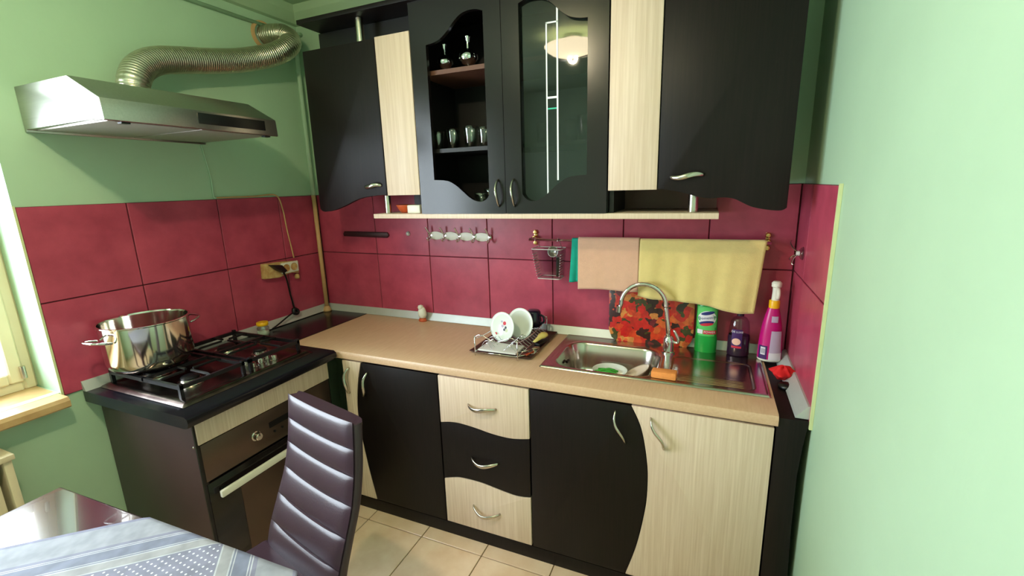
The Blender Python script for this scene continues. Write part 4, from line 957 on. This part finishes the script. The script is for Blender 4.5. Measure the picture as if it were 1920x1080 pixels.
for i, (x, y, s, lab) in enumerate(((1.175, -.24, .8, 'left clear glass at the bottom of the open cabinet door'), (1.222, -.225, 1.0, 'taller clear glass at the bottom of the open cabinet door'))):
    g = gl0.copy(); COL.objects.link(g); g.location = (x, y, ZB1+.0175); g.scale = (s*1.1, s*1.1, s); tag(g, lab, 'glass', 'glasses on the cabinet floor')
# niche under the left cabinet
tag(MB().lathe([(0, .003), (.022, 0), (.030, .006), (.044, .030), (.046, .036), (.043, .036), (.028, .010), (0, .008)], (.788, -.235, ZB1+.0005), 28).build('clay_bowl', TERRA, smooth=True), 'orange clay bowl on the small shelf under left cabinet', 'bowl')
tag(MB().box(.838, .905, -.30, -.245, ZB1+.0005, ZB1+.037, bev=.004).build('paper_packet', WHITEP, ang=40), 'small white packet beside the clay bowl on shelf', 'packet')

# ================================================================== TABLE AND CHAIRS
TR = math.radians(1.7)
tb_ = thing('dining_table', (1.01, -1.84, 0), 'dark glossy dining table at the bottom left corner', 'table', rz=TR)
TH = .75
hx, hy = .445, .340
m = MB().box(-hx, hx, -hy, hy, TH-.028, TH, bev=.006, seg=3); m.build('top', TABLE, tb_, ang=30, local=True)
MB().box(-hx+.05, hx-.05, -hy+.05, hy-.05, TH-.10, TH-.028).build('apron', TABLE, tb_, local=True)
for sx in (-1, 1):
    for sy in (-1, 1): MB().box(sx*(hx-.075)-.025, sx*(hx-.075)+.025, sy*(hy-.075)-.025, sy*(hy-.075)+.025, 0, TH-.03, bev=.004).build('leg', TABLE, tb_, ang=30, local=True)
# tablecloth: square cloth laid diagonally, its far corner falling over the far table edge
tcl = MB(); bm = tcl.bm; uvl = bm.loops.layers.uv.new('UVMap')
import itertools
ct, stn = math.cos(TR), math.sin(TR)
def wl_(lx, ly): return (1.01+lx*ct-ly*stn, -1.84+lx*stn+ly*ct)
def uvw(x, y):                                   # distances in metres from the left-hand and right-hand cloth edges
    return ((x-.920)*.671-(y+1.493)*.741, (1.364-x)*.72+(-1.480-y)*.694)
NXc, NYc = 110, 92
grid_ = {}
def cl_pt(lx, s):
    """s: distance along the cloth from the near edge of the table; past the far edge it hangs"""
    ly = -hy+.002+s; edge = hy+.001
    X, Y = wl_(lx, ly); return X, Y, ly
rows = []
smax = .98
for j in range(NYc+1):
    row = []
    for i in range(NXc+1):
        lx = -hx-.001+(2*hx+.002)*i/NXc; s_ = smax*j/NYc; X, Y, ly = cl_pt(lx, s_); u, v = uvw(X, Y)
        e = hy+.002
        if ly <= e: P3 = (lx, ly, TH+.0018+.0006*math.sin(30*u)*math.sin(23*v))
        else:
            h = ly-e; P3 = (lx, e+.003*min(1, h/.01)+.004*math.sin(40*lx)*min(1, h/.1), TH+.0018-h)
        row.append((P3, u, v))
    rows.append(row)
for j in range(NYc):
    for i in range(NXc):
        q = [rows[j][i], rows[j][i+1], rows[j+1][i+1], rows[j+1][i]]
        # clip the quad against both cloth edges
        poly = q
        for k in (1, 2):
            outp = []
            for a, b in zip(poly, poly[1:]+poly[:1]):
                if a[k] >= 0: outp.append(a)
                if (a[k] >= 0) != (b[k] >= 0):
                    t = a[k]/(a[k]-b[k]); outp.append((tuple(p+(r-p)*t for p, r in zip(a[0], b[0])), a[1]+(b[1]-a[1])*t, a[2]+(b[2]-a[2])*t))
            poly = outp
            if not poly: break
        if len(poly) < 3: continue
        vs = []
        for p in poly:
            key = tuple(round(c, 5) for c in p[0])
            if key not in grid_: grid_[key] = bm.verts.new(p[0])
            vs.append(grid_[key])
        if len(set(vs)) < 3 or len(set(vs)) != len(vs): continue
        try: f = bm.faces.new(vs)
        except ValueError: continue
        for lp, p in zip(f.loops, poly): lp[uvl].uv = (p[1], p[2])
co = tcl.build('tablecloth', CLOTH, local=True, smooth=True, recalc=True, origin=(0, 0, 0))
co.location = (1.01, -1.84, 0); co.rotation_euler = (0, 0, TR)
md = co.modifiers.new('thickness', 'SOLIDIFY'); md.thickness = .0012; md.offset = 0
tag(co, 'pale blue-grey patterned tablecloth laid diagonally on the dark table', 'tablecloth')

def chair(loc, rz, label):
    c = thing('dining_chair', loc, label, 'chair', rz=rz)
    # backrest centre line (y, z) in chair coordinates, seat in front (-y)
    cl = smooth_path([(.190, .44, 0), (.205, .50, 0), (.236, .58, 0), (.268, .66, 0), (.288, .74, 0), (.300, .82, 0), (.308, .893, 0)], 12)
    def prof(z):
        for a, b in zip(cl, cl[1:]):
            if a.y <= z <= b.y: return a.x+(b.x-a.x)*(z-a.y)/(b.y-a.y)
        return cl[-1].x if z > cl[-1].y else cl[0].x
    def hw(z): return .178-.018*(z-.44)/.45
    m = MB()
    def shell(u, v):
        z = .44+.452*v; a = 2*PI*u; w = hw(z)+.002; n = 5
        cx_ = math.copysign(abs(math.cos(a))**(2/n), math.cos(a)); sy2 = math.copysign(abs(math.sin(a))**(2/n), math.sin(a))
        return (w*cx_, prof(z)+.012+.020*sy2, z-.006*(abs(cx_) > .98)*(v > .98))
    m.grid(shell, 48, 30, closed_u=True)
    bm = m.bm; bm.verts.ensure_lookup_table()
    top = [bm.verts[i*31+30] for i in range(48)]; botv = [bm.verts[i*31] for i in range(48)]
    bm.faces.new(top); bm.faces.new(botv[::-1])
    m.build('back_shell', LEATH, c, ang=50, local=True)
    bands = [.440, .520, .596, .672, .748, .822, .897]
    for k in range(6):
        z0, z1 = bands[k]+.0006, bands[k+1]-.0006; m = MB()
        def band(u, v):
            z = z0+(z1-z0)*v; x = (2*u-1); w = hw(z)
            b = (max(0, math.sin(PI*v))**.45)*.010*(1-abs(x)**10); sag = -.006*(1-x*x)
            return (x*w, prof(z)-.006-b-.002*(1-abs(x)**10), z+sag)
        m.grid(band, 28, 14)
        def bandb(u, v):
            z = z0+(z1-z0)*v; x = 2*u-1; return (x*hw(z), prof(z)+.004, z-.006*(1-x*x))
        m.build('back_channel', LEATH, c, smooth=True, local=True)
    MB().box(-.195, .195, -.22, .195, .415, .455, bev=.016, seg=3).build('seat', LEATH, c, ang=50, local=True)
    for sx in (-1, 1):
        MB().tube([(sx*.17, -.19, .415), (sx*.18, -.20, 0)], .013, 10).build('leg', CHROME, c, smooth=True, local=True)
        MB().tube([(sx*.17, .17, .415), (sx*.18, .22, 0)], .013, 10).build('leg', CHROME, c, smooth=True, local=True)
    return c
chair((1.034, -1.445, 0), -math.radians(13), 'dark leatherette chair with ribbed back between table and cabinets')
# pale wooden radiator screen below the sill
sc = thing('radiator_screen', (.05, -1.9, 0), 'pale beige wooden radiator screen under the window sill', 'screen')
box('side_board', CREAM, sc, .001, .105, -1.478, -1.458, 0, .69, bev=.002); box('side_board', CREAM, sc, .001, .105, -2.52, -2.50, 0, .69, bev=.002)
box('top_board', CREAM, sc, .001, .115, -2.53, -1.452, .69, .708, bev=.002)
for k in range(20): box('slat', CREAM, sc, .088, .102, -2.495+.0507*k, -2.495+.0507*k+.036, .03, .689, bev=.002)
